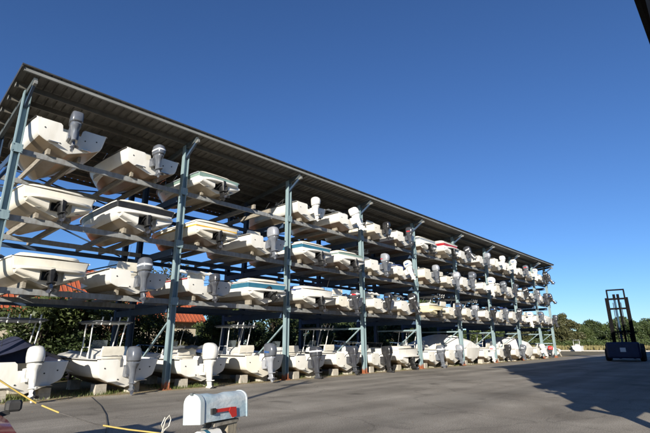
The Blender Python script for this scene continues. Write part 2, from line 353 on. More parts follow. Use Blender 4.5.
# bunks under every boat berth
SLOT = []
for i in range(9):
    for off in ((1.5, 4.58) if i < 8 else (1.2, 3.3)): SLOT.append(PX[i] + off)
BUNK = .22                               # bunk height above beam top
bk = MB().box(-.05, .05, -.02, YB + .12, 0, BUNK).mesh('bunk')
EMPTY = {2: [3], 1: [], 0: []}
for li, z in enumerate(LV):
    for si, x in enumerate(SLOT):
        for s_ in (-.52, .52):
            obj('bunk', bk, WOOD, rack, (x + s_ * (1 if si < 16 else .75), 0, z + .102))

# ------------------------------------------------------------------ boats
class Hull:
    def __init__(s, B=2.42, D=1.08, L=6.0, e=2.5, dr=.27, fl=.84):
        s.B, s.D, s.L, s.e, s.dr, s.fl = B, D, L, e, dr, fl
    def dims(s, t):
        h = s.B / 2
        bs = h * (.925 + .03 * min(1, t / .05) + .045 * min(1, t / .3)) if t < .42 else h * max(.02, 1 - ((t - .42) / .58) ** s.e)
        bc = s.fl * h * (.96 + .04 * min(1, t / .25)) if t < .25 else s.fl * h * max(.012, 1 - ((t - .25) / .75) ** 2.1)
        zk = 0 if t < .52 else s.D * .64 * ((t - .52) / .48) ** 2.3
        zc = s.D * (s.dr + (.70 - s.dr) * t ** 2.2); zs = s.D * (1 + .2 * t ** 2)
        return bs, bc, zk, zc, zs
    def y(s, t, z):
        zs = s.dims(t)[4]; y = s.L * t
        if t > .55: y -= .42 * ((t - .55) / .45) ** 2 * (zs - z)
        if t < .1: y -= .16 * z * (1 - t / .1)
        return y
    def half(s, t):
        bs, bc, zk, zc, zs = s.dims(t)
        L_ = lambda a, b, k: a + (b - a) * k
        p = [(0, zk), (bc * .30, L_(zk, zc, .25)), (bc * .52, L_(zk, zc, .45)), (bc * .56, L_(zk, zc, .46)), (bc * .80, L_(zk, zc, .70)), (bc * .94, L_(zk, zc, .88)), (bc, zc - .002),
             (L_(bc, bs, .30) + .01 * (1 - t), L_(zc, zs, .22)), (L_(bc, bs, .62) + .008 * (1 - t), L_(zc, zs, .6)), (bs, zs)]
        return p
    def side(s, t, k, off=0.0):          # point on the topside at fraction k between chine and sheer
        h = s.half(t)[6:]; ks = [0, .22, .6, 1]
        for i in range(3):
            if k <= ks[i + 1] + 1e-9:
                a = (k - ks[i]) / (ks[i + 1] - ks[i]); x = h[i][0] + (h[i + 1][0] - h[i][0]) * a; z = h[i][1] + (h[i + 1][1] - h[i][1]) * a; break
        return x + off, s.y(t, z), z
TS = [0, .018, .05, .12, .22, .32, .42, .5, .58, .66, .74, .82, .88, .94, 1.0]
def hull_mesh(H, notch, nw=.36, nd=.27):
    m = MB()
    for sg_ in (-1, 1):
        m.loft([[(sg_ * x, H.y(t, z), z) for x, z in H.half(t)[5:]] for t in TS], False, False)
    p = H.half(0); zs = H.dims(0)[4]
    poly = [(x, z) for x, z in p]; L = [(-x, z) for x, z in p[1:]][::-1]
    nt_ = [(nw + .06, zs), (nw, zs - .05), (nw - .04, zs - nd), (-nw + .04, zs - nd), (-nw, zs - .05), (-nw - .06, zs)] if notch else []
    outline = poly + nt_ + L
    yo = lambda z: -.16 * z
    k = len(outline); zm = zs * .6
    rg3 = [[(x * fx, yo(z) + dy, zm + (z - zm) * fz) for x, z in outline] for fx, fz, dy in ((.955, .95, -.022), (.982, .98, -.014), (1.0, 1.0, .012), (.985, 1.0, .085))]
    m.loft(rg3)
    return m.mesh('hull', 40)
def bottom_mesh(H):
    m = MB(); secs = []
    for t in TS:
        p = H.half(t)[:6]
        secs.append([(-x, H.y(t, z), z) for x, z in p[::-1]] + [(x, H.y(t, z), z) for x, z in p[1:]])
    m.loft(secs, False, False)
    return m.mesh('bottom', 14)
def deck_mesh(H, notch, fore=.60, aft=None):
    m = MB(); secs = []
    zf = H.D * .5
    ts = sorted(set([0.0, .012] + TS[1:] + [fore, fore + .004]))
    if aft: ts = sorted(set(ts + [aft, aft + .004]))
    for t in ts:
        bs, bc, zk, zc, zs = H.dims(t); y = lambda z: H.y(t, z)
        b1 = bs + .012
        if (fore < t) or (aft and t <= aft):
            c = .07 if t > fore else .03
            q = [(b1, zs - .035), (b1, zs + .015), (max(bs - .15, .6 * bs), zs + .03), (.3 * bs, zs + .03 + c * .7), (0, zs + .03 + c)]
        else:
            q = [(b1, zs - .035), (b1, zs + .015), (bs - .15, zs + .02), (bs - .17, zf), (0, zf)]
        ring = [(-x, y(z), z) for x, z in q] + [(x, y(z), z) for x, z in q[-2::-1]]
        secs.append(ring)
    m.loft(secs, False, False)
    zs = H.dims(0)[4]
    if not notch: pass
    return m.mesh('deck', 35)
def rail_mesh(H, r=.024, dz=-.02):
    m = MB()
    pts = [(-(H.dims(t)[0] + .016), H.y(t, H.dims(t)[4]), H.dims(t)[4] + dz) for t in TS[:-1]]
    pts = pts + [(0, H.y(1, H.dims(1)[4]) + .03, H.dims(1)[4] + dz)] + [(-x, y, z) for x, y, z in pts[::-1]]
    return m.tube(pts, r, 6).mesh('rub_rail', 50)
def band_mesh(H, k0, k1, transom=True, taper=False):
    m = MB()
    for s_ in (-1, 1):
        secs = []
        for t in TS[:-1]:
            a0 = k0 + (k1 - k0) * .55 * t if taper else k0
            row = [H.side(t, a0 + (k1 - a0) * j / 3, .005) for j in range(4)]
            secs.append([(x * s_, y, z) for x, y, z in row])
        m.loft(secs, False, False)
    if transom:
        a = [H.side(0, k0 + (k1 - k0) * j / 3, .004) for j in range(4)]
        n = len(m.v)
        m.v += [(-x * .962, y - .031, z) for x, y, z in a] + [(x * .962, y - .031, z) for x, y, z in a]
        m.f += [(n + j, n + 4 + j, n + 5 + j, n + 1 + j) for j in range(3)]
        q = len(m.v)
        for s_ in (-1, 1):      # wrap round the corner
            q = len(m.v); m.v += [(s_ * x * .962, y - .031, z) for x, y, z in a] + [(s_ * x, y, z) for x, y, z in a]
            m.f += [(q + j, q + 4 + j, q + 5 + j, q + 1 + j) for j in range(3)]
    return m.mesh('stripe', 40)
def cover_mesh(H, ridge=.5, drape=.22, y0=-.35):
    m = MB(); secs = []; rr = random.Random(int(ridge * 1000))
    for t in [0, .04, .1, .2, .3, .4, .5, .6, .7, .8, .9, .97]:
        bs, bc, zk, zc, zs = H.dims(t); yy = H.L * t + (y0 if t == 0 else 0)
        rz = zs + .05 + ridge * max(0, math.sin(math.pi * min(1, .12 + t * .95))) ** .8
        j = lambda a: rr.uniform(-a, a)
        half = [(bs + .035, zs - drape + j(.03)), (bs + .05, zs + .0), (bs * .72, zs + (rz - zs) * .34 + j(.03)), (bs * .36, zs + (rz - zs) * .70 + j(.03)), (0, rz)]
        secs.append([(-x, yy, z) for x, z in half] + [(x, yy, z) for x, z in half[-2::-1]])
    m.loft(secs, False, False)
    n = len(m.v); m.f.append(tuple(range(9)))
    return m.mesh('cover', 50)

# ---- outboard motors
def motor_body():
    m = MB()
    m.box(-.19, -.11, -.26, .12, -.38, .06); m.box(.11, .19, -.26, .12, -.38, .06); m.box(-.19, .19, -.27, -.16, -.28, .03)   # clamp bracket
    m.loft([se(0, -.38, .40, .62, .19, 12, 3), se(0, -.38, .42, .66, .12, 12, 3), se(0, -.38, .34, .52, .01, 12, 3), se(0, -.38, .25, .42, -.10), se(0, -.38, .20, .36, -.4), se(0, -.40, .13, .32, -.62), se(0, -.41, .08, .34, -.74), se(0, -.42, .07, .32, -.82)])
    m.loft([se(0, -.48, .26, .58, -.62, 12, 2), se(0, -.48, .28, .60, -.605, 12, 2), se(0, -.48, .26, .58, -.59, 12, 2)])        # anti-ventilation plate
    rr = [.012, .045, .062, .068, .066, .055, .045]; yy = [-.16, -.20, -.27, -.38, -.52, -.62, -.66]
    m.loft([[(r * math.cos(2 * math.pi * i / 10), y, -.86 + r * math.sin(2 * math.pi * i / 10)) for i in range(10)] for r, y in zip(rr, yy)])
    m.loft([[(-.012, -.34, -.90), (.012, -.34, -.90), (.012, -.56, -.90), (-.012, -.56, -.90)], [(-.006, -.46, -1.06), (.006, -.46, -1.06), (.006, -.59, -1.04), (-.006, -.59, -1.04)]])  # skeg
    return m.mesh('outboard_motor', 40)
def cowl():
    m = MB()
    m.loft([se(0, -.38, .42, .66, .185, 16, 3), se(0, -.38, .48, .74, .25, 16, 3.2), se(0, -.38, .50, .77, .40, 16, 3.4), se(0, -.37, .49, .75, .56, 16, 3.2), se(0, -.35, .45, .66, .68, 16, 3.0), se(0, -.33, .36, .50, .745, 16, 2.8), se(0, -.32, .18, .26, .77, 16, 2.4)])
    return m.mesh('cowling', 45)
def cowl_band(z0, z1, nm, k0=.508, k1=.508):
    m = MB(); m.loft([se(0, -.38, k0, k0 * 1.55, z0, 16, 3.4), se(0, -.38, k1, k1 * 1.55, z1, 16, 3.4)], False)
    return m.mesh(nm, 45)
def propeller(y=-.70, z=-.86, r=.18):
    m = MB(); m.tube([(0, y + .06, z), (0, y - .03, z), (0, y - .07, z)], [.045, .042, .02], 8)
    for k in range(3):
        a = 2 * math.pi * k / 3 + .4; b = MB()
        pts = [(.03, -.03, .03), (.10, -.035, .07), (.16, -.02, .05), (r, 0, 0), (.15, .03, -.04), (.08, .035, -.05), (.03, .03, -.03)]
        n = len(b.v); b.v += [(px, py + .004, pz) for px, py, pz in pts] + [(px, py - .004, pz) for px, py, pz in pts]
        b.f += [tuple(range(7)), tuple(range(7, 14))[::-1]] + [(i, (i + 1) % 7, 7 + (i + 1) % 7, 7 + i) for i in range(7)]
        b.xf(Matrix.Translation((0, y, z)) @ Matrix.Rotation(a, 4, 'Y')); n = len(m.v); m.v += b.v; m.f += [tuple(i + n for i in f) for f in b.f]
    return m.mesh('propeller', 40)
def cowl_box():
    m = MB()
    m.loft([se(0, -.38, .40, .64, .185, 16, 4), se(0, -.38, .45, .70, .22, 16, 5), se(0, -.38, .46, .72, .45, 16, 5), se(0, -.37, .44, .68, .60, 16, 5), se(0, -.36, .40, .60, .645, 16, 4), se(0, -.36, .30, .46, .665, 16, 4)])
    return m.mesh('cowling', 40)
def cowl_tall():
    m = MB()
    m.loft([se(0, -.38, .42, .64, .185, 16, 3), se(0, -.40, .50, .76, .30, 16, 3), se(0, -.42, .52, .82, .50, 16, 3), se(0, -.40, .50, .78, .68, 16, 3), se(0, -.35, .44, .62, .80, 16, 2.8), se(0, -.30, .32, .44, .86, 16, 2.5), se(0, -.28, .15, .2, .88, 16, 2.2)])
    return m.mesh('cowling', 40)
MB_BODY, MB_PROP = motor_body(), propeller()
MB_COWLS = [cowl(), cowl_box(), cowl_tall()]
def badge(s_):
    return MB().loft([[(s_ * x, -.58, .36), (s_ * x, -.20, .40), (s_ * x, -.22, .50), (s_ * x, -.60, .44)] for x in (.20, .262)]).mesh('cowling_badge')
MB_BADGE = [badge(-1), badge(1)]
RM = random.Random(77)
MB_STR, MB_SEAM = cowl_band(.40, .47, 'cowling_stripe'), cowl_band(.20, .225, 'cowling_seam', .448, .468)
def add_motor(boat, zc, yc, kind, tilt=0, steer=0, sc=.92, decal=None, leg=None):
    b = obj('outboard_motor', MB_BODY, MOT[leg or ('grey' if kind == 'silver' else kind)], boat, (0, yc, zc), (R(-tilt), 0, R(steer)))
    b.rotation_mode = 'XYZ'; sc *= RM.uniform(.84, .98); b.scale = (sc * .88, sc * .9, sc * .95)
    ck = RM.choice((0, 0, 1, 2))
    obj('cowling', MB_COWLS[ck], MOT[kind], b); obj('propeller', MB_PROP, PROP if kind in ('grey', 'silver') else PROPB, b)
    obj('cowling_seam', MB_SEAM, BLACKRUB, b)
    if ck != 1 and RM.random() < .7: bc_ = RM.choice((DECAL_W, DECAL_R, DECAL_W, BANDS['blue'], BANDS['grey'])); [obj('cowling_badge', q_, bc_, b) for q_ in MB_BADGE]
    if decal: obj('cowling_stripe', MB_STR, DECAL_R if decal == 'r' else DECAL_W, b)
    return b
# ---- sterndrive
def drive_mesh():
    m = MB()
    m.box(-.24, .24, -.06, .02, -.16, .22)                                   # transom plate
    m.loft([se(0, -.26, .26, .42, .20, 10), se(0, -.26, .30, .46, .12, 10), se(0, -.26, .24, .40, -.05, 10), se(0, -.30, .16, .34, -.25, 10), se(0, -.34, .10, .34, -.40, 10), se(0, -.36, .07, .34, -.52, 10)])
    m.loft([se(0, -.42, .26, .58, -.335, 10, 2), se(0, -.42, .26, .58, -.31, 10, 2)])
    rr = [.012, .05, .07, .076, .07, .055]; yy = [-.12, -.17, -.25, -.38, -.52, -.62]
    m.loft([[(r * math.cos(2 * math.pi * i / 10), y, -.55 + r * math.sin(2 * math.pi * i / 10)) for i in range(10)] for r, y in zip(rr, yy)])
    m.loft([[(-.014, -.30, -.60), (.014, -.30, -.60), (.014, -.54, -.60), (-.014, -.54, -.60)], [(-.006, -.42, -.78), (.006, -.42, -.78), (.006, -.56, -.75), (-.006, -.56, -.75)]])
    for s_ in (-1, 1): m.tube([(s_ * .17, -.08, -.12), (s_ * .15, -.42, .02)], .026, 6)   # trim rams
    return m.mesh('sterndrive', 40)
DR, DRP = drive_mesh(), propeller(-.65, -.55, .19)
def add_drive(boat, H, tilt=10, steer=0):
    z = H.D * .40
    d = obj('sterndrive', DR, DRIVE, boat, (0, -.16 * z - .03, z), (R(-tilt), 0, R(steer)))
    obj('propeller', DRP, PROP, d)
# ---- boat fittings, cached per hull
CACHE = {}
def cached(key, fn):
    if key not in CACHE: CACHE[key] = fn()
    return CACHE[key]
def platform_mesh(H):
    bs = H.dims(0)[0]; z = H.D * .60; m = MB(); out = []
    for i in range(13):
        a = -1 + 2 * i / 12; out.append((a * bs * .93, -.16 * z - .16 - .30 * (1 - abs(a) ** 5)))
    ring = [(x, y) for x, y in out] + [(bs * .93, -.16 * z + .02), (-bs * .93, -.16 * z + .02)]
    m.loft([[(x, y + .02, z - .05) for x, y in ring], [(x, y, z - .03) for x, y in ring], [(x, y, z + .03) for x, y in ring], [(x * .985, y + .03, z + .05) for x, y in ring]])
    return m.mesh('swim_platform', 40)
def pad_mesh(H, s_):
    bs, bc, zk, zc, zs = H.dims(0); m = MB(); z1 = H.D * .553
    a, b = .36, bc * .97; za, zb = zc * a / bc + .01, zc * .97
    f = lambda y, k: [(s_ * a, y, za + .05 * k), (s_ * b, y, zb + .04 * k), (s_ * (b + .03), y, zb + (z1 - zb) * .55), (s_ * (b + .01 - .03 * k), y, z1), (s_ * a, y, z1)]
    m.loft([f(-.02, 0), f(-.24, .2), f(-.33, .7), f(-.36, 1.4)])
    return m.mesh('transom_pad', 30)
def sunpad_mesh(H):
    bs = H.dims(.05)[0]; z = H.D + .04; m = MB()
    m.loft([se(0, .62, bs * 1.6, 1.1, z, 16, 5), se(0, .62, bs * 1.62, 1.12, z + .10, 16, 5), se(0, .62, bs * 1.5, 1.0, z + .16, 16, 5)])
    return m.mesh('sunpad', 40)
def screen_mesh(H, glass, hgt=.42):
    m = MB(); n = 9; lo, hi = [], []
    for i in range(n):
        a = -1 + 2 * i / (n - 1); t = .44 + .20 * (1 - abs(a) ** 2.6)
        bs, _, _, _, zs = H.dims(.46); x = a * (bs - .10)
        lo.append((x, H.L * t, zs + .05)); hi.append((x * .9, H.L * t - .34 + .1 * abs(a), zs + .05 + hgt * (1 - .25 * abs(a))))
    if glass:
        off = .008
        m.loft([lo, hi, [(x, y + off, z) for x, y, z in hi], [(x, y + off, z) for x, y, z in lo]], False, False)
        return m.mesh('windscreen', 40)
    m.tube(hi, .018, 5); m.tube(lo, .016, 5)
    for i in (0, 2, 6, 8): m.tube([lo[i], hi[i]], .014, 5)
    return m.mesh('windscreen_frame', 50)
def console_mesh(H):
    m = MB(); z0 = H.D * .5; y = H.L * .42
    f = lambda y0, y1, w, z: [(-w, y0, z), (w, y0, z), (w, y1, z), (-w, y1, z)]
    m.loft([f(y - .28, y + .42, .40, z0), f(y - .26, y + .36, .38, z0 + .62), f(y - .06, y + .28, .36, z0 + .86)])
    return m.mesh('console')
def cscreen_mesh(H):
    m = MB(); z0 = H.D * .5 + .86; y = H.L * .42
    m.loft([[(-.34, y + .26, z0), (.34, y + .26, z0), (.34, y + .27, z0), (-.34, y + .27, z0)], [(-.30, y + .10, z0 + .34), (.30, y + .10, z0 + .34), (.30, y + .11, z0 + .34), (-.30, y + .11, z0 + .34)]])
    return m.mesh('console_screen')
def seat_mesh(H):
    m = MB(); z0 = H.D * .5; y = H.L * .42 - .95
    m.loft([se(0, y, .86, .42, z0, 12, 6), se(0, y, .86, .42, z0 + .48, 12, 6)])
    m.loft([se(0, y, .92, .5, z0 + .482, 12, 5), se(0, y, .92, .5, z0 + .58, 12, 5)])
    m.loft([se(0, y - .26, .9, .10, z0 + .60, 12, 5), se(0, y - .30, .92, .11, z0 + .80, 12, 5), se(0, y - .31, .84, .09, z0 + .95, 12, 5)])
    return m.mesh('seat', 40)
def bowrail_mesh(H):
    m = MB(); pts = []
    for t in (.50, .55, .65, .75, .85, .93, .98):
        bs, _, _, _, zs = H.dims(t); pts.append((-(max(bs - .08, .03)), H.y(t, zs), zs + (.02 if t == .50 else .30 + .1 * t)))
    full = pts + [(-x, y, z) for x, y, z in pts[::-1]]
    m.tube(full, .014, 5)
    for x, y, z in full[1:-1:2]: m.tube([(x, y, z), (x, y, z - .38)], .011, 5)
    return m.mesh('bow_rail', 50)
def ttop_frame(H, zt):
    m = MB(); z0 = H.D * .52; y = H.L * .42
    for s_ in (-1, 1):
        m.tube([(s_ * .62, y + .55, z0), (s_ * .60, y + .30, z0 + .9), (s_ * .66, y + .05, zt)], .026, 6)
        m.tube([(s_ * .62, y - .45, z0), (s_ * .60, y - .42, z0 + .9), (s_ * .66, y - .62, zt)], .026, 6)
        m.tube([(s_ * .60, y + .30, z0 + .9), (s_ * .60, y - .42, z0 + .9)], .02, 6)
        m.tube([(s_ * .66, y + .6, zt), (s_ * .66, y - 1.0, zt)], .024, 6)
    for dy in (.6, .0, -.5, -1.0): m.tube([(-.66, y + dy, zt), (.66, y + dy, zt)], .02, 6)
    return m.mesh('t_top_frame', 50)
def ttop_canvas(H, zt):
    m = MB(); y = H.L * .42 - .2
    m.loft([se(0, y, 1.66, 1.9, zt + .02, 16, 6), se(0, y, 1.72, 1.96, zt + .05, 16, 6), se(0, y, 1.5, 1.7, zt + .10, 16, 5)])
    return m.mesh('t_top_canvas', 40)
def holder_mesh(H, zt):
    m = MB(); y = H.L * .42 - 1.05
    m.tube([(0, y, zt - .08), (0, y - .10, zt + .22)], .026, 6)
    return m.mesh('rod_holder', 50)
def antenna_mesh(H):
    m = MB(); y = H.L * .42 + .1; z = H.D + .3
    m.tube([(.36, y, z - .3), (.38, y - .10, z + .5), (.40, y - .35, z + 1.15)], [.012, .009, .005], 5)
    return m.mesh('antenna', 60)
def roll_mesh(H):
    m = MB(); y = H.L * .18; z = H.D + .42; w = H.B / 2 - .22; k = 11
    pts = [(-w + 2 * w * i / k, y + .02 * math.sin(i * 1.7), z + .03 * math.sin(i * 2.3) + .05 * math.sin(math.pi * i / k)) for i in range(k + 1)]
    m.tube(pts, [.03] + [.075 + .015 * math.sin(i * 2.9) for i in range(1, k)] + [.03], 8)
    return m.mesh('folded_canopy', 60)
def roll_frame(H, s_):
    m = MB(); y = H.L * .18; w = H.B / 2 - .2
    m.tube([(s_ * (w + .08), y + .75, H.D + .02), (s_ * w, y, H.D + .42), (s_ * (w + .08), y + .12, H.D + .02)], .014, 5)
    return m.mesh('canopy_strut', 50)
def rod_mesh(H, x):
    m = MB(); y = H.L * .30; z = H.D
    m.tube([(x, y, z - .3), (x, y - .14, z + .25), (x * 1.1, y - .55, z + 1.05)], [.014, .010, .004], 5)
    return m.mesh('fishing_rod', 60)
def cable_mesh(H):
    m = MB(); zt = H.D - .27
    m.tube([(.10, .30, zt - .1), (.11, .12, zt + .14), (.10, -.06, zt + .20), (.06, -.22, zt + .16)], .022, 6)
    return m.mesh('motor_cable', 60)
def fittings_mesh():
    return MB().disc((0, 0, 0), .026, 'y', 8, .01).mesh('transom_fitting')
def tab_mesh(H):
    m = MB(); zc = H.dims(0)[3]
    m.bar((0, -.02, zc * .60), (0, -.24, zc * .56), .34, .012)
    return m.mesh('trim_tab')
def bimini_mesh(H):
    m = MB(); y = H.L * .40; zs = H.D
    for k, dy in enumerate((-.35, 0, .35)):
        w = H.B / 2 - .1; m.tube([(-w, y, zs + .02), (-w * .98, y + dy * .3, zs + .45), (-w * .8, y + dy, zs + .62), (w * .8, y + dy, zs + .62), (w * .98, y + dy * .3, zs + .45), (w, y, zs + .02)], .014, 5)
    return m.mesh('canopy_frame', 50)
HULLS = {
 'a': Hull(2.54, .92, 6.0, 2.5, .43, .86), 'b': Hull(2.46, .86, 5.6, 2.8, .42, .88), 'c': Hull(2.56, 1.02, 6.3, 2.4, .42, .84),
 'd': Hull(2.40, .78, 5.3, 3.2, .40, .90), 'n': Hull(1.98, .82, 5.0, 2.6, .42, .86), 'g': Hull(2.46, 1.00, 6.2, 2.5, .42, .85),
 'w': Hull(2.62, 1.12, 6.8, 2.3, .42, .84), 'e': Hull(2.58, 1.05, 5.9, 2.7, .44, .86), 'f': Hull(2.36, .82, 5.2, 2.9, .44, .84)}
BOTTOMS = [gel('shaded_bottom_tan', (0.27, 0.20, 0.125), (.15, .09, .05)), gel('shaded_bottom_brown', (0.19, 0.115, 0.065), (.11, .06, .03)), gel('shaded_bottom_cream', (0.34, 0.275, 0.19), (.2, .13, .07))]  # brown tones paint in the shade and warm ground bounce under the hulls
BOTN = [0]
RC = random.Random(23)
MATC = {'white': WHITE, 'cream': CREAM, 'pale yellow': YCREAM}
def make_boat(label, kind, hk, color, motor, loc, band=None, tilt=0, steer=0, decal=None, extras=(), rail='black', rz=0.0, group='boats stored on the rack', band_k=(.62, 1.0), sc=.92, leg=None):
    H = HULLS[hk]; ob = kind == 'outboard'; scr = loc[2] > 1 and 'ttop' not in extras and RC.random() < .4
    extras = list(extras)
    if ob and loc[2] > 1 and loc[0] > 12 and not scr and not any('cover' in e for e in extras):
        q_ = RC.random()
        if q_ < .28: extras.append('ttop')
        elif q_ < .5: extras.append('bimini')
    t = thing({'outboard': 'outboard_boat', 'sterndrive': 'sterndrive_boat', 'covered': 'covered_boat'}[kind], label, 'boat', loc, rz, group)
    mat = MATC[color]
    obj('hull', cached((hk, 'hull', ob), lambda: hull_mesh(H, ob)), mat, t)
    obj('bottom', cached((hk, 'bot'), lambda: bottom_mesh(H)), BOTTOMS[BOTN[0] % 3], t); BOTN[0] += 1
    if kind == 'sterndrive': dk = obj('deck', cached((hk, 'deckS'), lambda: deck_mesh(H, False, .58, .26)), DECKW, t)
    else: dk = obj('deck', cached((hk, 'deckO'), lambda: deck_mesh(H, True, .64)), DECKW, t)
    obj('rub_rail', cached((hk, 'rail'), lambda: rail_mesh(H)), {'black': BLACKRUB, 'white': ALU, 'blue': BANDS['blue'], 'red': BANDS['red'], 'grey': BANDS['grey']}[rail], t)
    if band:
        obj('stripe', cached((hk, 'band', band_k, ob), lambda: band_mesh(H, band_k[0], band_k[1], not ob or band_k[1] < .7)), BANDS[band], t)
    if ob:
        for fx_, fz_ in ((-.82, .70), (.82, .70), (-.30, .30), (.45, .62)): obj('transom_fitting', cached('fit', fittings_mesh), BLACKRUB, t, (fx_ * H.B / 2.42, -.16 * fz_ * H.D - .024, fz_ * H.D))
    for s_ in (-.55, .55): obj('trim_tab', cached((hk, 'tab'), lambda: tab_mesh(H)), CHROME, t, (s_, 0, 0))
    if kind == 'sterndrive':
        obj('swim_platform', cached((hk, 'plat'), lambda: platform_mesh(H)), mat, t)
        for s_ in (-1, 1): obj('transom_pad', cached((hk, 'pad', s_), lambda: pad_mesh(H, s_)), mat, t)
        add_drive(t, H, tilt or 12, steer)
        if 'cover' not in extras and 'high cover' not in extras:
            obj('sunpad', cached((hk, 'sun'), lambda: sunpad_mesh(H)), VINYL, t)
            sf = obj('windscreen_frame', cached((hk, 'sf'), lambda: screen_mesh(H, False)), CHROME, t)
            obj('pane', cached((hk, 'sg'), lambda: screen_mesh(H, True)), GLASS, sf)
            obj('bow_rail', cached((hk, 'br'), lambda: bowrail_mesh(H)), CHROME, t)
    elif ob:
        nd = .27
        if motor: add_motor(t, H.D - nd + .01, -.16 * (H.D - nd) - .09, motor, tilt, steer, sc, decal, leg)
        if 'cover' not in extras:
            cs = obj('console', cached((hk, 'con'), lambda: console_mesh(H)), DECKW, t)
            obj('console_screen', cached((hk, 'csc'), lambda: cscreen_mesh(H)), CLEAR, cs)
            obj('seat', cached((hk, 'seat'), lambda: seat_mesh(H)), VINYL, t)
            if 'bow rail' in extras: obj('bow_rail', cached((hk, 'br'), lambda: bowrail_mesh(H)), CHROME, t)
    if 'ttop' in extras:
        zt = 2.36 if loc[2] < 1 else 1.78
        fr = obj('t_top_frame', cached((hk, 'tf', zt), lambda: ttop_frame(H, zt)), ALU, t)
        obj('t_top_canvas', cached((hk, 'tc', zt), lambda: ttop_canvas(H, zt)), DKCANV, t)
        [obj('rod_holder', cached((hk, 'rh', zt), lambda: holder_mesh(H, zt)), ALU, fr, (x_, 0, 0)) for x_ in (-.5, -.17, .17, .5)]
    if ob and 'cover' not in extras and scr:
        sf = obj('windscreen_frame', cached((hk, 'sf2'), lambda: screen_mesh(H, False, .5)), CHROME, t)
        obj('pane', cached((hk, 'sg2'), lambda: screen_mesh(H, True, .5)), GLASS, sf)
    if ob and motor:
        obj('motor_cable', cached((hk, 'cab'), lambda: cable_mesh(H)), BLACKRUB, t)
        if 'cover' not in extras:
            q_ = RC.random()
            if q_ < .42 and not any('cover' in e for e in extras) and 'ttop' not in extras and 'bimini' not in extras:
                fo = obj('folded_canopy', cached((hk, 'roll'), lambda: roll_mesh(H)), [NAVYC, WHITEC, BLUEC, DKCANV, WHITEC][RC.randrange(5)], t); [obj('canopy_strut', cached((hk, 'rollf', e_), lambda: roll_frame(H, e_)), CHROME, fo) for e_ in (-1, 1)]
            if RC.random() < .35: obj('antenna', cached((hk, 'ant'), lambda: antenna_mesh(H)), ALU, t)
            if loc[2] < 1 and RC.random() < .6:
                for x_ in (-.5, .45): obj('fishing_rod', cached((hk, 'rod', x_), lambda: rod_mesh(H, x_)), BLACKRUB, t)
    if 'bimini' in extras: obj('canopy_frame', cached((hk, 'bim'), lambda: bimini_mesh(H)), CHROME, t)
    for e, mt, rg_, y0 in (('cover', WHITEC, .42, -.05), ('blue cover', BLUEC, .36, .3), ('navy cover', NAVYC, .75, .7), ('high cover', WHITEC, 1.05, -.05)):
        if e in extras: obj('cover', cached((hk, e), lambda: cover_mesh(H, rg_, .22 if 'white' in mt.name else .06, y0)), mt, t)
    return t

# ---- berths: kind, hull, colour, motor, options, short look
O, S2, CV = 'outboard', 'sterndrive', 'covered'
TOP = [
 (O, 'e', 'white', 'grey', dict(steer=-6, sc=1.05), 'white open boat with tall grey outboard'),
 (O, 'b', 'white', 'grey', dict(decal='w', sc=.98, steer=8, bandx=0), 'white open boat with white-banded grey outboard'),
 (S2, 'd', 'white', None, dict(band='green', rail='grey'), 'white boat with pale green band and black sterndrive'),
 None,
 (O, 'a', 'white', 'white', dict(sc=.95), 'white boat with upright white outboard'),
 (O, 'b', 'white', 'white', dict(sc=.95, steer=34, tilt=22), 'white boat with tilted, turned white outboard'),
 (O, 'f', 'cream', 'black', dict(sc=.9, bimini=1), 'cream boat with black outboard and folded canopy frame'),
 (O, 'a', 'white', 'dark grey', dict(), 'white open boat with dark grey outboard'),
 (S2, 'c', 'white', None, dict(band='grey', bk=(.75, .92)), 'white runabout with thin grey stripe'),
 (S2, 'w', 'white', None, dict(band='red', bk=(.55, .85), rail='white'), 'white runabout with broad red stripe'),
 (O, 'a', 'white', 'dark grey', dict(tilt=30), 'white boat with tilted dark grey outboard'),
 (O, 'b', 'white', 'silver', dict(sc=1.05), 'white boat with tall silver outboard'),
 (O, 'e', 'white', 'white', dict(sc=.9), 'white boat with small white outboard'),
 (O, 'c', 'white', 'white', dict(sc=1.08), 'white boat with large white outboard'),
 (O, 'b', 'white', 'grey', dict(tilt=10), 'white boat with grey outboard'),
 (O, 'a', 'cream', 'white', dict(rail='red', sc=.85), 'cream boat with red rub rail'),
 (O, 'n', 'white', 'black', dict(), 'narrow white skiff with black outboard'),
 (O, 'n', 'white', 'dark grey', dict(tilt=25), 'narrow white skiff with dark grey outboard'),
]
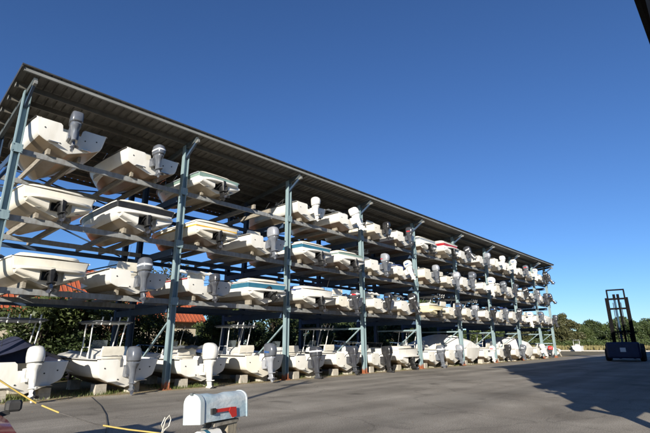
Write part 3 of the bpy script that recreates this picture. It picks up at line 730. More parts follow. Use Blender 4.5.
MIDDLE = [
 (S2, 'a', 'cream', None, dict(rail='white', steer=5), 'cream boat with black sterndrive'),
 (S2, 'c', 'white', None, dict(band='black', rail='white'), 'white runabout with broad black band'),
 (S2, 'b', 'cream', None, dict(band='yellow', bk=(.60, .72), rail='white', steer=-8), 'cream boat with yellow stripe'),
 (O, 'b', 'white', 'silver', dict(sc=1.0), 'white boat with silver outboard'),
 (S2, 'a', 'white', None, dict(band='teal', bk=(.58, .9), rail='white'), 'white runabout with teal band'),
 (S2, 'b', 'white', None, dict(band='green', bk=(.8, 1.0), rail='white'), 'white boat with pale green top band'),
 (O, 'a', 'white', 'silver', dict(decal='r'), 'white boat with red-banded silver outboard'),
 (O, 'b', 'white', 'white', dict(cov='blue cover', tilt=20), 'white boat with blue cover'),
 (O, 'e', 'cream', 'silver', dict(), 'cream boat with silver outboard'),
 (O, 'd', 'cream', 'silver', dict(sc=1.0, steer=10), 'cream skiff with turned silver outboard'),
 (O, 'e', 'white', 'grey', dict(sc=1.0), 'white boat with grey outboard'),
 (O, 'b', 'white', 'white', dict(sc=1.0), 'white boat with white outboard'),
 (O, 'a', 'cream', 'grey', dict(tilt=15), 'cream boat with tilted grey outboard'),
 (O, 'c', 'white', 'dark grey', dict(), 'white boat with dark grey outboard'),
 (O, 'f', 'white', 'black', dict(tilt=25), 'white boat with tilted black outboard'),
 (O, 'a', 'white', 'grey', dict(band='navy', bk=(.7, .95)), 'white boat with navy stripe and grey outboard'),
 (O, 'n', 'white', 'dark grey', dict(sc=.85, rail='red'), 'narrow white skiff with red rail'),
 (O, 'n', 'cream', 'black', dict(tilt=30), 'narrow cream skiff with black outboard'),
]
LOWER = [
 (S2, 'a', 'cream', None, dict(rail='white', steer=-5), 'cream boat with black sterndrive and sunpad'),
 (O, 'b', 'white', 'grey', dict(sc=1.05, decal='w', bow=1), 'white console boat with large grey outboard'),
 (O, 'b', 'white', 'dark grey', dict(rail='red', bow=1), 'white boat with red rail and dark outboard'),
 (S2, 'c', 'white', None, dict(band='teal', bk=(.52, .88), rail='white', tilt=35), 'sporty white runabout with teal band and raised drive'),
 (S2, 'a', 'white', None, dict(cov='blue cover', rail='blue'), 'white boat with blue cover and black sterndrive'),
 (O, 'd', 'cream', 'dark grey', dict(sc=1.0, decal='w', bow=1), 'cream skiff with white-banded dark outboard'),
 (O, 'b', 'white', 'black', dict(sc=1.0), 'white boat with upright black outboard'),
 (O, 'a', 'white', 'black', dict(tilt=18), 'white boat with tilted black outboard'),
 (S2, 'd', 'pale yellow', None, dict(rail='white'), 'pale yellow boat with black sterndrive'),
 (O, 'f', 'cream', 'dark grey', dict(), 'cream boat with dark grey outboard'),
 (O, 'a', 'cream', 'silver', dict(bow=1), 'cream boat with silver outboard'),
 (O, 'b', 'white', 'black', dict(sc=1.0), 'white boat with black outboard'),
 (O, 'a', 'white', 'grey', dict(), 'white boat with grey outboard'),
 (O, 'e', 'white', 'dark grey', dict(sc=1.0), 'white boat with dark grey outboard'),
 (O, 'd', 'white', 'white', dict(sc=1.0), 'white skiff with white outboard'),
 (O, 'a', 'white', 'grey', dict(tilt=20), 'white boat with tilted grey outboard'),
 (CV, 'n', 'white', None, dict(cov='cover'), 'narrow boat under white cover'),
 (O, 'n', 'white', 'dark grey', dict(), 'narrow white skiff with dark grey outboard'),
]
FLOOR = [
 (O, 'g', 'white', 'white', dict(cov='navy cover', tt=1, sc=1.12, steer=6, tilt=6), 'white T-top boat with white outboard and navy cover'),
 (O, 'g', 'white', 'grey', dict(tt=1, sc=1.1), 'white console boat with T-top and tall grey outboard'),
 (O, 'a', 'white', 'white', dict(sc=1.1, bow=1), 'white console boat with upright white outboard'),
 (O, 'g', 'cream', 'grey', dict(tt=1, sc=1.0, leg='silver'), 'cream boat with T-top and grey outboard'),
 (O, 'a', 'white', 'dark grey', dict(sc=1.08, decal='w'), 'white boat with white-banded dark outboard'),
 (O, 'g', 'white', 'dark grey', dict(tt=1, sc=1.05), 'white boat with T-top and dark grey outboard'),
 (O, 'a', 'white', 'black', dict(sc=1.08, bimini=1), 'white boat with black outboard and canopy frame'),
 (S2, 'w', 'white', None, dict(rail='white'), 'big white runabout with windscreen and swim platform'),
 (O, 'a', 'white', 'grey', dict(sc=1.0, decal='w', tt=1), 'white T-top boat with white-banded grey outboard'),
 (O, 'g', 'white', 'silver', dict(sc=1.0, bow=1), 'white boat with silver outboard'),
 (CV, 'w', 'white', None, dict(cov='high cover'), 'big boat under tall peaked white cover'),
 (O, 'a', 'white', 'white', dict(sc=.95), 'white boat with white outboard'),
 (O, 'g', 'white', 'black', dict(sc=1.0, tt=1), 'white T-top boat with black outboard'),
 (O, 'a', 'white', 'grey', dict(sc=.95, bimini=1), 'white boat with grey outboard'),
 (CV, 'g', 'white', None, dict(cov='high cover'), 'boat under peaked white cover'),
 (O, 'a', 'white', 'white', dict(sc=.9, tilt=20), 'white boat with tilted white outboard'),
 (O, 'n', 'white', 'red', dict(sc=.9, band='navy', bk=(.2, .95), leg='dark grey'), 'narrow navy boat with red-cowled outboard'),
 None,
]
rb = random.Random(11)
def row(slots, z, where, grp, ys):
    cnt = 0
    for si, sp in enumerate(slots):
        if sp is None: continue
        cnt += 1
        kind, hk, colr, mot, op, look = sp
        ex = []
        if op.get('cov'): ex.append(op['cov'])
        if op.get('tt'): ex.append('ttop')
        if op.get('bow'): ex.append('bow rail')
        if op.get('bimini'): ex.append('bimini')
        lab = '%s, %s boat from left %s' % (look, ORD[cnt - 1], where)
        lab = lab.replace(', first boat from left', ', leftmost')
        make_boat(lab, kind, hk, colr, mot, (SLOT[si] + rb.uniform(-.06, .06), ys + rb.uniform(-.22, .18), z), op.get('band'), op.get('tilt', rb.uniform(0, 5)), op.get('steer', rb.uniform(-7, 7)), op.get('decal'), ex, op.get('rail', 'black'), R(rb.uniform(-2.2, 2.2)), grp, op.get('bk', (.62, 1.0)), op.get('sc', .92), op.get('leg'))
ZB = .10 + BUNK - .19
row(TOP, LV[2] + ZB, 'on top shelf', 'boats stored on the rack', -.42)
row(MIDDLE, LV[1] + ZB, 'on middle shelf', 'boats stored on the rack', -.42)
row(LOWER, LV[0] + ZB, 'on lowest shelf', 'boats stored on the rack', -.42)
GZ = .22
row(FLOOR, GZ, 'on the ground', 'boats stored on the rack', -.20)
# concrete blocks carrying the ground row
cb = MB()
cb.box(-.2, .2, -.2, .2, 0, .19); cb.box(-.195, .195, -.195, .195, .193, .36)
blk = cb.mesh('support_block')
cnt = 0
for si, sp in enumerate(FLOOR):
    if sp is None: continue
    cnt += 1
    for s_, nm in ((-1, 'left'), (1, 'right')):
        k = .75 if si >= 16 else 1
        o = obj('support_block', blk, CONC, None, (SLOT[si] + s_ * .62 * k, .35 + rb.uniform(-.05, .05), -.02), (0, 0, rb.uniform(-.15, .15)))
        tag(o, '%s concrete block pair under stern of %s ground-row boat from left' % (nm, ORD[cnt - 1]), 'block', 'blocks under the ground row')
        o2 = obj('support_block', blk, CONC, None, (SLOT[si] + s_ * .5 * k, 3.3, -.02), (0, 0, rb.uniform(-.15, .15)))
        tag(o2, '%s concrete block pair amidships under %s ground-row boat from left' % (nm, ORD[cnt - 1]), 'block', 'blocks under the ground row')
#--NEXT--
# ------------------------------------------------------------------ foliage
def leaf_mat(name, c1, c2, tr=0.25):
    m = pm(name, c1, c2, 0.9, 0.6, lo=.35, hi=.65, rnd=0.15, detail=3); n = m.node_tree; b = n.nodes['Principled BSDF']
    tb = n.nodes.new('ShaderNodeBsdfTranslucent'); mx = n.nodes.new('ShaderNodeMixShader'); mx.inputs[0].default_value = tr
    n.links.new(b.inputs['Base Color'].links[0].from_socket, tb.inputs[0]); n.links.new(b.outputs[0], mx.inputs[1]); n.links.new(tb.outputs[0], mx.inputs[2])
    n.links.new(mx.outputs[0], n.nodes['Material Output'].inputs[0]); return m
LEAF = [leaf_mat('leaf_dark_green', (0.035, 0.06, 0.02), (0.07, 0.095, 0.03)), leaf_mat('leaf_green', (0.06, 0.09, 0.028), (0.10, 0.13, 0.035)),
        leaf_mat('leaf_olive', (0.065, 0.072, 0.028), (0.105, 0.10, 0.04)), leaf_mat('leaf_autumn', (0.14, 0.105, 0.045), (0.20, 0.15, 0.065)), leaf_mat('leaf_rust', (0.22, 0.08, 0.03), (0.32, 0.13, 0.04))]
BARK = pm('bark', (0.09, 0.07, 0.05), (0.05, 0.04, 0.03), 6, 0.9, bump=0.6, bscale=20, stretch=(3, 3, .5))
def leaf_cloud(seed, clumps, per, size, flat=.75):
    rr = random.Random(seed); V, F = [], []
    for (c, r) in clumps:
        for _ in range(int(per * r * r) + 6):
            d = Vector((rr.gauss(0, 1), rr.gauss(0, 1), rr.gauss(0, 1))).normalized() * r * rr.random() ** .45; d.z *= flat
            p = Vector(c) + d; a = Vector((rr.gauss(0, 1), rr.gauss(0, 1), rr.gauss(0, .8))).normalized(); b = a.cross(Vector((rr.gauss(0, 1), rr.gauss(0, 1), rr.gauss(0, 1)))).normalized()
            s = size * rr.uniform(.6, 1.4); n = len(V)
            V += [tuple(p - a * s), tuple(p + b * s * .5), tuple(p + a * s), tuple(p - b * s * .5)]; F.append((n, n + 1, n + 2, n + 3))
    me = bpy.data.meshes.new('crown'); me.from_pydata(V, [], F); me.materials.append(None); return me
def tree_proto(seed, h, rad, per, size, clear=.3, nclump=16, dens=1.0):
    rr = random.Random(seed); clumps = []; tr = MB()
    top = h * .72; lean = rr.uniform(-.06, .06) * h
    tr.tube([(0, 0, -.2), (lean * .3, 0, h * .25), (lean, lean * .4, top)], [h * .028, h * .02, h * .008], 8)
    for i in range(nclump):
        a = rr.uniform(0, 6.28); zz = clear + (1 - clear) * rr.random() ** .8; env = math.sin(math.pi * min(1, .18 + (zz - clear) / (1 - clear) * .82)) ** .7
        rd = rad * env * rr.uniform(.25, .95); c = (math.cos(a) * rd + lean * zz, math.sin(a) * rd, h * zz * .93)
        clumps.append((c, rad * rr.uniform(.28, .5))); z0 = h * max(.18, zz * .55)
        tr.tube([(lean * z0 / top, 0, z0), (c[0] * .5, c[1] * .5, z0 * .4 + c[2] * .6), c], [h * .011, h * .007, h * .002], 5)
    return tr.mesh('trunk', 50), leaf_cloud(seed, clumps, per * dens, size)
def plant(name, proto, mat, label, cat, loc, s=1.0, rz=0, group=None):
    t = thing(name, label, cat, loc, rz, group); t.scale = (s, s, s * 1.0)
    obj('trunk', proto[0], BARK, t); obj('crown', proto[1], mat, t); return t

# far tree line beyond the marsh, right of the rack
rt = random.Random(3)
PT = [tree_proto(40 + k, 10.5 + k % 3, 5.2, 95, .34, .12, 26) for k in range(5)]
az_list = [(68 + .92 * k) for k in range(20)]
words = ['broad dark', 'rounded green', 'olive', 'tall dark', 'bushy green']
for k, az in enumerate(az_list):
    d = rt.uniform(170, 215); i = k % 5
    sc = rt.uniform(.72, .98) * (.78 if 74.5 < az < 77 else 1); mt = LEAF[[0, 1, 2, 0, 1][i]]
    plant('marsh_tree', PT[i], mt, '%s tree, %s from left in the tree line across the marsh' % (words[i], ORD[k]), 'tree',
          (-2.8 + d * math.sin(R(az)), -17.5 + d * math.cos(R(az)), -.4), sc, rt.uniform(0, 6), 'trees across the marsh')
for k in range(12):
    az = 28 + 3.4 * k; d = rt.uniform(78, 112); i = k % 5
    plant('background_tree', PT[i], LEAF[[0, 1, 2, 0, 0][i]], '%s tree, %s from left in the wood far behind the rack' % (words[i], ORD[k]), 'tree', (-2.8 + d * math.sin(R(az)), -17.5 + d * math.cos(R(az)), -.1), rt.uniform(.55, .75) if az < 45 else rt.uniform(.8, 1.0), rt.uniform(0, 6), 'trees far behind the rack')
# lower scrub in front of the tree line (reads as one mass)
cl = []
for k in range(120):
    az = rt.uniform(66, 87); d = rt.uniform(160, 176); cl.append(((-2.8 + d * math.sin(R(az)), -17.5 + d * math.cos(R(az)), rt.uniform(.3, 1.6)), rt.uniform(1.2, 2.4)))
o = stuff(obj('marsh_scrub', leaf_cloud(9, cl, 60, .26), LEAF[1])); tag(o, 'low green scrub along the foot of the far tree line', 'scrub')
# marsh, creek, quay
g = MB(); g.v = [(118, -60, -.012), (400, -60, .02), (400, 260, .02), (118, 260, -.012)]; g.f = [(0, 1, 2, 3)]
struct('marsh', g, ground_mat('marsh_grass', ((0.22, 0.18, 0.06), (0.28, 0.235, 0.085), (0.16, 0.16, 0.05)), 0.08))
g = MB(); g.v = [(103, -60, -.006), (119, -60, -.006), (119, 220, -.006), (103, 220, -.006)]; g.f = [(0, 1, 2, 3)]
wt = pm('creek_water', (0.05, 0.07, 0.08), (0.04, 0.06, 0.07), .3, 0.08, bump=0.25, bscale=1.2); struct('water', g, wt)
qy = MB().box(99.2, 103, -60, 90, -.02, .16); struct('quay_edge', qy, CONC)
# marsh grass blades along the far bank
V, F = [], []
for k in range(5200):
    x = 119 + abs(rt.gauss(0, 12)); y = rt.uniform(-25, 60); h = rt.uniform(.5, 1.1); a = rt.uniform(0, 3.14); c, s_ = math.cos(a) * .22, math.sin(a) * .22; n = len(V)
    V += [(x - c, y - s_, -.02), (x + c, y + s_, -.02), (x + rt.uniform(-.2, .2), y + rt.uniform(-.2, .2), h)]; F.append((n, n + 1, n + 2))
me = bpy.data.meshes.new('reeds'); me.from_pydata(V, [], F)
o = stuff(obj('marsh_reeds', me, leaf_mat('reed_gold', (0.19, 0.165, 0.065), (0.25, 0.21, 0.085)))); tag(o, 'golden marsh reeds along the far bank', 'reeds')

# shrubs and trees behind the rack on the left
SH = [tree_proto(70 + k, 3.0 + .5 * k, 1.7, 950, .085, .06, 18) for k in range(3)]
spots = [(3.9, 9.0, 1.35, 0, 1), (5.9, 9.3, 1.3, 1, 0), (8.0, 10.4, 1.15, 2, 0), (1.8, 11.5, 1.0, 2, 2), (-.5, 12.5, 1.0, 0, 3), (10.6, 10.6, 1.15, 1, 1), (12.8, 10.2, .85, 0, 2), (15.4, 11.0, .95, 2, 1),
         (18.5, 10.5, .9, 1, 0), (22, 11.2, 1.0, 0, 1), (26, 11, 1.1, 2, 0), (30.5, 11, 1.1, 0, 0), (35, 11.5, 1.2, 1, 0), (40, 12, 1.2, 2, 0), (46, 12, 1.2, 0, 0), (52, 12.5, 1.2, 1, 1)]
nm = {0: 'dark green', 1: 'mid green', 2: 'olive', 3: 'yellowish-brown'}
for k, (x, y, s, i, mi) in enumerate(spots):
    plant('shrub', SH[i], LEAF[mi], '%s shrub, %s from left in the row behind the rack' % (nm[mi], ORD[k]), 'shrub', (x, y, -.02), s, k * 1.3, 'shrubs behind the rack')
TB = [tree_proto(90, 8.6, 2.6, 26, .13, .35, 26), tree_proto(91, 7.4, 2.4, 110, .16, .3, 22), tree_proto(92, 9.0, 3.0, 120, .17, .25, 24)]
for x, y, s, i, mi, lb in [(14.6, 16.5, 1.05, 0, 2, 'thin-leaved olive tree behind the second rack bay'), (-1.5, 15.5, .95, 0, 3, 'nearly bare brown tree at far left behind the rack'),
                       (9.2, 14.0, .62, 1, 4, 'small rust-leaved tree in front of the red roof'), (21.5, 17, .9, 1, 1, 'green tree behind the third rack bay'),
                       (28, 19, .9, 2, 0, 'dark green tree behind the fourth rack bay'), (34, 17, .8, 1, 0, 'dark tree behind the middle of the rack'), (40, 16, .75, 2, 0, 'dark tree behind the sixth and seventh rack bays'), (47, 16.5, .8, 1, 0, 'dark tree behind the eighth rack bay'), (54, 17, .85, 2, 1, 'green tree behind the last rack bay'), (62, 19, .8, 2, 0, 'dark tree beyond the end of the rack'), (18.2, 14.5, .7, 1, 1, 'small green tree right of the red-roofed house')]:
    plant('tree', TB[i], LEAF[mi], lb, 'tree', (x, y, -.02), s, x)
# grass under the left boats
V, F = [], []
for k in range(9000):
    x = rt.uniform(-3, 9) if k < 6500 else rt.uniform(9, 50); y = abs(rt.gauss(0, 1.1)) - .15
    if math.sin(x * 1.9) + math.sin(x * .8 + 1) + rt.uniform(-1, 1) < -.2: continue
    h = rt.uniform(.05, .16); a = rt.uniform(0, 3.14); c, s_ = math.cos(a) * .012, math.sin(a) * .012; n = len(V)
    V += [(x - c, y - s_, -.02), (x + c, y + s_, -.02), (x + rt.uniform(-.05, .05), y + rt.uniform(-.05, .05), h)]; F.append((n, n + 1, n + 2))
me = bpy.data.meshes.new('grass'); me.from_pydata(V, [], F)
o = stuff(obj('grass', me, leaf_mat('grass_green', (0.09, 0.13, 0.03), (0.15, 0.17, 0.05)))); tag(o, 'grass and weeds growing along the lot edge under the boats', 'grass')

# ------------------------------------------------------------------ house with the orange-red metal roof
hs = thing('house', 'house with orange-red ribbed metal roof behind the rack', 'house', (12.5, 28, .5))
WALL = pm('house_wall', (0.50, 0.44, 0.34), (0.42, 0.37, 0.28), 2, 0.85)
RED = pm('red_roof_paint', (0.42, 0.108, 0.044), (0.31, 0.082, 0.036), 1.2, 0.55, stretch=(1, .3, 1))
obj('wall', MB().box(-9, 9, -4.5, 4.5, -.52, 3.6), WALL, hs)
for sd, nm_ in ((-1, 'roof_slope'), (1, 'roof_slope')):
    m = MB(); e = Vector((0, sd * 5.4, 3.3)); r_ = Vector((0, 0, 8.1)); nrm = Vector((0, sd * 4.3, 5.4)).normalized()
    m.loft([[(-9.6, e.y, e.z), (9.6, e.y, e.z), (9.6, r_.y, r_.z), (-9.6, r_.y, r_.z)], [(-9.6, e.y + nrm.y * .08, e.z + nrm.z * .08), (9.6, e.y + nrm.y * .08, e.z + nrm.z * .08), (9.6, r_.y, r_.z + .1), (-9.6, r_.y, r_.z + .1)]])
    sl = obj(nm_, m, RED, hs)
    ribs = MB()
    for k in range(49):
        x = -9.6 + .4 * k; ribs.bar(Vector((x, e.y, e.z)) + nrm * .1, Vector((x, r_.y, r_.z)) + nrm * .1, .05, .06, nrm)
    stuff(obj('roof_rib', ribs, RED, sl))
for x in (-6.2, -2.2, 2.4, 6.4):
    wf = obj('window', MB().box(x - .6, x + .6, -4.56, -4.503, 1.0, 2.4), DECKW, hs)
    obj('pane', MB().box(x - .5, x + .5, -4.575, -4.562, 1.08, 2.32), GLASS, wf)
gb = MB(); gb.loft([[(-9.02, -4.5, 3.601), (-9.02, 4.5, 3.601), (-9.02, 0, 7.2)], [(-8.9, -4.5, 3.601), (-8.9, 4.5, 3.601), (-8.9, 0, 7.2)]]); obj('gable', gb, WALL, hs)
gb = MB(); gb.loft([[(9.02, -4.5, 3.601), (9.02, 4.5, 3.601), (9.02, 0, 7.2)], [(8.9, -4.5, 3.601), (8.9, 4.5, 3.601), (8.9, 0, 7.2)]]); obj('gable', gb, WALL, hs)

# ------------------------------------------------------------------ shed on the right (its eave corner shows, its shade covers the lot)
sd = thing('storage_shed', 'dark storage shed whose roof edge shows in the top right corner', 'shed', (0, 0, 0))
SHW = pm('shed_cladding', (0.10, 0.085, 0.07), (0.07, 0.06, 0.05), 1, 0.7, stretch=(3, 3, .4))
SHR = pm('shed_roof', (0.025, 0.022, 0.02), (0.018, 0.016, 0.014), 2, 0.8, spec=.1)
EY, EZ, SX0, SX1 = -17.16, 9.15, 4.6, 74
m = MB(); m.loft([[(x, EY, EZ - .16), (x, EY, EZ + .02), (x, -24.5, EZ + 1.0), (x, -32, EZ), (x, -32, EZ - .16), (x, -24.5, EZ + .8)] for x in (SX0, SX1)]); obj('roof', m, SHR, sd)
obj('gutter', MB().box(SX0, SX1, EY + .002, EY + .10, EZ - .13, EZ + .0), pm('gutter_dark', (.03, .028, .026), (.02, .02, .018), 2, .7, spec=.1), sd)
WX0 = 5.85
obj('wall', MB().box(WX0, 13, -17.75, -17.6, 1.7, EZ - .1), SHW, sd); obj('wall', MB().box(13.01, SX1 - .5, -17.75, -17.6, 0, EZ - .1), SHW, sd); obj('wall', MB().box(WX0 + 14, SX1 - .5, -31.5, -31.35, 0, EZ - .1), SHW, sd)
obj('wall', MB().box(SX1 - .65, SX1 - .5, -31.3, -17.8, 0, EZ - .2), SHW, sd);
for k in range(12): obj('post', MB().box(6.0 + 6.1 * k, 6.18 + 6.1 * k, -17.55, -17.3, -.02, EZ - .17), SHW, sd)
for z, x0 in ((2.55, 4.1), (4.35, 4.6), (6.85, 4.9)):
    obj('shelf_beam', MB().box(x0, SX1 - .6, -17.58, -17.40, z - .17, z + .17), SHW, sd)
    obj('shadow_arm', MB().bar((x0 + .5, -17.5, z - .05), (6.1, -17.5, z - 1.0), .12, .16), SHW, sd)  # unseen arm, added to shape the fingers of the shed's shadow

for z, x0, w_ in ((3.3, 4.9, 1.4), (5.35, 5.2, 1.1), (7.9, 5.3, 1.0)):  # unseen ragged flaps, added to roughen the edge of the shed's shadow
    m = MB(); k = 7; rr = random.Random(int(z * 10))
    top_ = [(x0 + w_ * i / k, -17.5, z + rr.uniform(-.1, .25)) for i in range(k + 1)]; bot_ = [(x0 + w_ * i / k, -17.46, z - .6 - rr.uniform(0, .5) * i / k) for i in range(k + 1)]
    m.loft([[a_, b2, (b2[0], b2[1] - .02, b2[2]), (a_[0], a_[1] - .02, a_[2])] for a_, b2 in zip(top_, bot_)]); obj('shadow_flap', m, DKCANV, sd)
plant('shed_tree', tree_proto(131, 8.2, 1.35, 300, .13, .26, 20), LEAF[1], 'leafy tree beside the shed whose ragged shadow falls on the lot', 'tree', (4.9, -19.1, -.02), 1.0, .6)
# utility pole behind the camera on the left (its shadow crosses the lot)
up = thing('utility_pole', 'wooden utility pole whose long shadow crosses the lot', 'pole', (-8.6, -13.45, -.02))
obj('shaft', MB().tube([(0, 0, 0), (0, 0, 7.8)], [.15, .10], 10), BARK, up); obj('crossarm', MB().box(-.9, .9, -.06, .06, 7.2, 7.33), BARK, up)

# ------------------------------------------------------------------ forklift
fk = thing('forklift', 'dark blue marina forklift with tall mast parked in the shade', 'forklift', (49.0, -8.2, 0), R(7))
FB = pm('forklift_navy', (0.025, 0.035, 0.085), (0.02, 0.027, 0.06), 3, 0.5, spec=.3); FM = pm('mast_steel', (0.006, 0.006, 0.007), (0.010, 0.009, 0.009), 5, 0.8, spec=.05)
TY = pm('tyre_rubber', (0.018, 0.018, 0.018), (0.03, 0.029, 0.027), 8, 0.85); RIM = pm('wheel_rim', (0.05, 0.055, 0.09), (0.03, 0.03, 0.05), 5, 0.7, spec=.2)
def rbox(x0, x1, y0, y1, z0, z1, b=.08):
    m = MB(); q = lambda i, z: [(x0 + i + b, y0 + i, z), (x1 - i - b, y0 + i, z), (x1 - i, y0 + i + b, z), (x1 - i, y1 - i - b, z), (x1 - i - b, y1 - i, z), (x0 + i + b, y1 - i, z), (x0 + i, y1 - i - b, z), (x0 + i, y0 + i + b, z)]
    return m.loft([q(b * .6, z0), q(0, z0 + b), q(0, z1 - b), q(b * .6, z1)])
# local: +x forward (mast end, away from camera), rear towards the camera
obj('counterweight', rbox(-2.2, -1.0, -1.32, 1.32, .28, 1.72, .14), FB, fk); obj('label_plate', MB().box(-2.215, -2.203, -.22, .22, .85, 1.22), DECAL_W, fk)
obj('chassis', rbox(-.98, 1.5, -1.12, 1.12, .40, 1.5, .08), FB, fk); obj('engine_hood', rbox(-1.5, .2, -.55, .55, 1.46, 1.72, .1), FB, fk)
obj('seat', rbox(.25, .75, -.28, .28, 1.46, 1.75, .05), BLACKRUB, fk)
def wheel(x, y, r, wd):
    m = MB(); pr = [(r * .62, -wd / 2), (r * .93, -wd / 2), (r, -wd * .36), (r, wd * .36), (r * .93, wd / 2), (r * .62, wd / 2)]
    secs = [[(rr_ * math.cos(2 * math.pi * k / 24), yy_, rr_ * math.sin(2 * math.pi * k / 24)) for rr_, yy_ in pr] for k in range(25)]
    m.loft(secs, False, True); t = obj('wheel', m.mesh('tyre', 40), TY, None, (x, y, r))
    h = MB(); h.tube([(0, -wd * .42, 0), (0, wd * .42, 0)], r * .64, 20); obj('rim', h, RIM, t); hb = MB().tube([(0, -wd * .5, 0), (0, wd * .5, 0)], r * .2, 10); obj('hub', hb, FM, t); return t
for x, y, r in ((1.15, -1.40, .78), (1.15, 1.40, .78), (-.62, -1.36, .58), (-.62, 1.36, .58)): wheel(x, y, r, .42 if r > .5 else .34).parent = fk
for y in (-.78, .78):
    obj('guard_post', MB().bar((-.75, y, 1.46), (-.55, y * .9, 2.45), .09, .09), FM, fk); obj('guard_post', MB().bar((1.3, y, 1.46), (.85, y * .9, 2.45), .09, .09), FM, fk)
obj('overhead_guard', MB().box(-.6, .9, -.74, -.66, 2.45, 2.53).box(-.6, .9, .66, .74, 2.45, 2.53).box(-.6, -.52, -.655, .655, 2.45, 2.53).box(.82, .9, -.655, .655, 2.45, 2.53).box(.1, .16, -.655, .655, 2.46, 2.52), FM, fk)
MZ = 6.1
for y in (-.90, .90):
    obj('mast_rail', MB().box(1.72, 1.98, y - .10, y + .10, .25, MZ), FM, fk)
    obj('inner_mast_rail', MB().box(1.76, 1.94, y * .82 - .07, y * .82 + .07, .6, MZ + .72), FM, fk)
for z in (.5, 2.6, 4.9, MZ - .22): obj('mast_crossbar', MB().box(1.70, 1.80, -.80, .80, z, z + .18), FM, fk)
obj('inner_mast_crossbar', MB().box(1.78, 1.92, -.80, .80, MZ + .72, MZ + .86), FM, fk)
CYL = pm('lift_cylinder', (0.03, 0.07, 0.12), (0.025, 0.05, 0.08), 4, .5, spec=.2)
for y in (-.17, .17):
    c = obj('lift_cylinder', MB().tube([(1.85, y, .5), (1.85, y, 6.0)], .10, 10), CYL if y > 0 else FM, fk); obj('cylinder_cap', MB().tube([(1.85, y, 6.0), (1.85, y, 6.45)], .12, 10), FM, c)
for y in (-.40, .42): obj('hydraulic_hose', MB().tube([(1.72, y, .8), (1.70, y * .9, 3.2), (1.74, y * .8, 5.6)], .035, 6), BLACKRUB, fk)
obj('carriage', MB().box(2.0, 2.12, -1.1, 1.1, .55, .75).box(2.0, 2.12, -1.1, 1.1, 1.45, 1.65).box(2.0, 2.12, -1.1, -.95, .75, 1.45).box(2.0, 2.12, .95, 1.1, .75, 1.45), FM, fk)
for y in (-.6, .6): obj('fork', MB().box(2.13, 2.21, y - .1, y + .1, .12, 1.6).box(2.21, 5.6, y - .1, y + .1, .12, .19), FM, fk)

# ------------------------------------------------------------------ far right: things by the quay
make_boat('small white T-top boat moored at the quay beyond the forklift', 'outboard', 'g', 'white', 'white', (113.5, 12.5, -.25), tilt=0, extras=('ttop',), rz=R(-72), group='boats at the quay')
make_boat('low white boat with navy band at the quay beside the forklift', 'outboard', 'b', 'white', 'black', (110.5, 3.5, -.2), band='navy', rz=R(-80), group='boats at the quay', band_k=(.1, .98))
db = thing('dock_box', 'white dock box on the quay left of the forklift', 'box', (97.5, 8.2, 0)); obj('body', rbox(-.9, .9, -.6, .6, 0, .85, .05), DECKW, db); obj('lid', rbox(-.95, .95, -.65, .65, .86, 1.02, .05), DECKW, db)
sg = thing('notice_board', 'plain white board on a post at the right edge', 'sign', (99.5, -5.15, 0), R(8)); obj('panel', MB().box(-.03, .03, -.85, .85, 2.1, 3.5), DECKW, sg); obj('post', MB().box(.035, .13, -.05, .05, 0, 3.3), WOOD, sg)
sk = thing('sawhorse', 'grey timber sawhorse at the far end of the rack', 'sawhorse', (60.5, 1.2, 0), R(20))
obj('top_rail', MB().box(-.7, .7, -.06, .06, .78, .92), WOOD, sk)
for sx in (-1, 1):
    for sy in (-1, 1): obj('leg', MB().bar((sx * .55, sy * .04, .8), (sx * .62, sy * .35, 0), .07, .07), WOOD, sk)
sk2 = make_boat('small white dinghy lying beyond the last rack post', 'outboard', 'n', 'white', None, (62.5, 2.4, .0), rz=R(-60), group='boats at the quay', extras=('cover',))

# ------------------------------------------------------------------ mailbox in front
mb = thing('mailbox', 'weathered white and blue mailbox with red flag on a timber post', 'mailbox', (-.75, -14.47, 0), math.atan2(.15, .58))
MBP = pm('weathered_white_blue_paint', (0.52, 0.555, 0.555), (0.25, 0.385, 0.455), 7, 0.6, bump=0.35, bscale=22, stretch=(.6, 1, 1.4), lo=.36, hi=.72)
MBD = pm('mailbox_door_paint', (0.46, 0.49, 0.48), (0.30, 0.40, 0.43), 6, 0.5, lo=.45, hi=.75)
tilt = R(1.5); hw, hh, Lh = .076, .19, .25
def prof_mb(x, g=0):
    p = [(x, -hw - g, -g), (x, hw + g, -g), (x, hw + g, .13)]
    for k in range(1, 10):
        a = math.pi * k / 10; p.append((x, (hw + g) * math.cos(a), .13 + (hh - .13 + g) * math.sin(a)))
    return p + [(x, -hw - g, .13)]
bx = MB(); rr = random.Random(2)
secs = []
for k in range(9):
    x = -Lh + 2 * Lh * k / 8; q = prof_mb(x); dent = rr.uniform(-.008, .004) if 0 < k < 8 else 0
    secs.append([(a, b * (1 + dent * 2), c + (dent if c > .14 else 0)) for a, b, c in q])
bx.loft(secs)
body = obj('box', bx.mesh('box', 35), MBP, mb, (0, 0, 1.185), (R(-5), tilt, 0))
dr = MB(); dr.loft([prof_mb(-Lh - .022, .007), prof_mb(-Lh + .018, .007)]); d_ = obj('door', dr.mesh('door', 35), MBD, mb, (0, 0, 1.185), (R(-5), tilt, 0))
obj('latch', MB().box(-Lh - .035, -Lh - .012, -.012, .012, hh - .002, hh + .013), pm('dull_metal', (.2, .22, .22), (.12, .13, .13), 8, .5, metal=.6), d_)
obj('rear_rim', (lambda m: m.loft([prof_mb(Lh - .006, .005), prof_mb(Lh + .006, .005)]))(MB()).mesh('rear_rim', 35), MBP, mb, (0, 0, 1.185), (R(-5), tilt, 0))
FLAG = pm('flag_red', (0.55, 0.03, 0.02), (0.42, 0.03, 0.025), 12, 0.45)
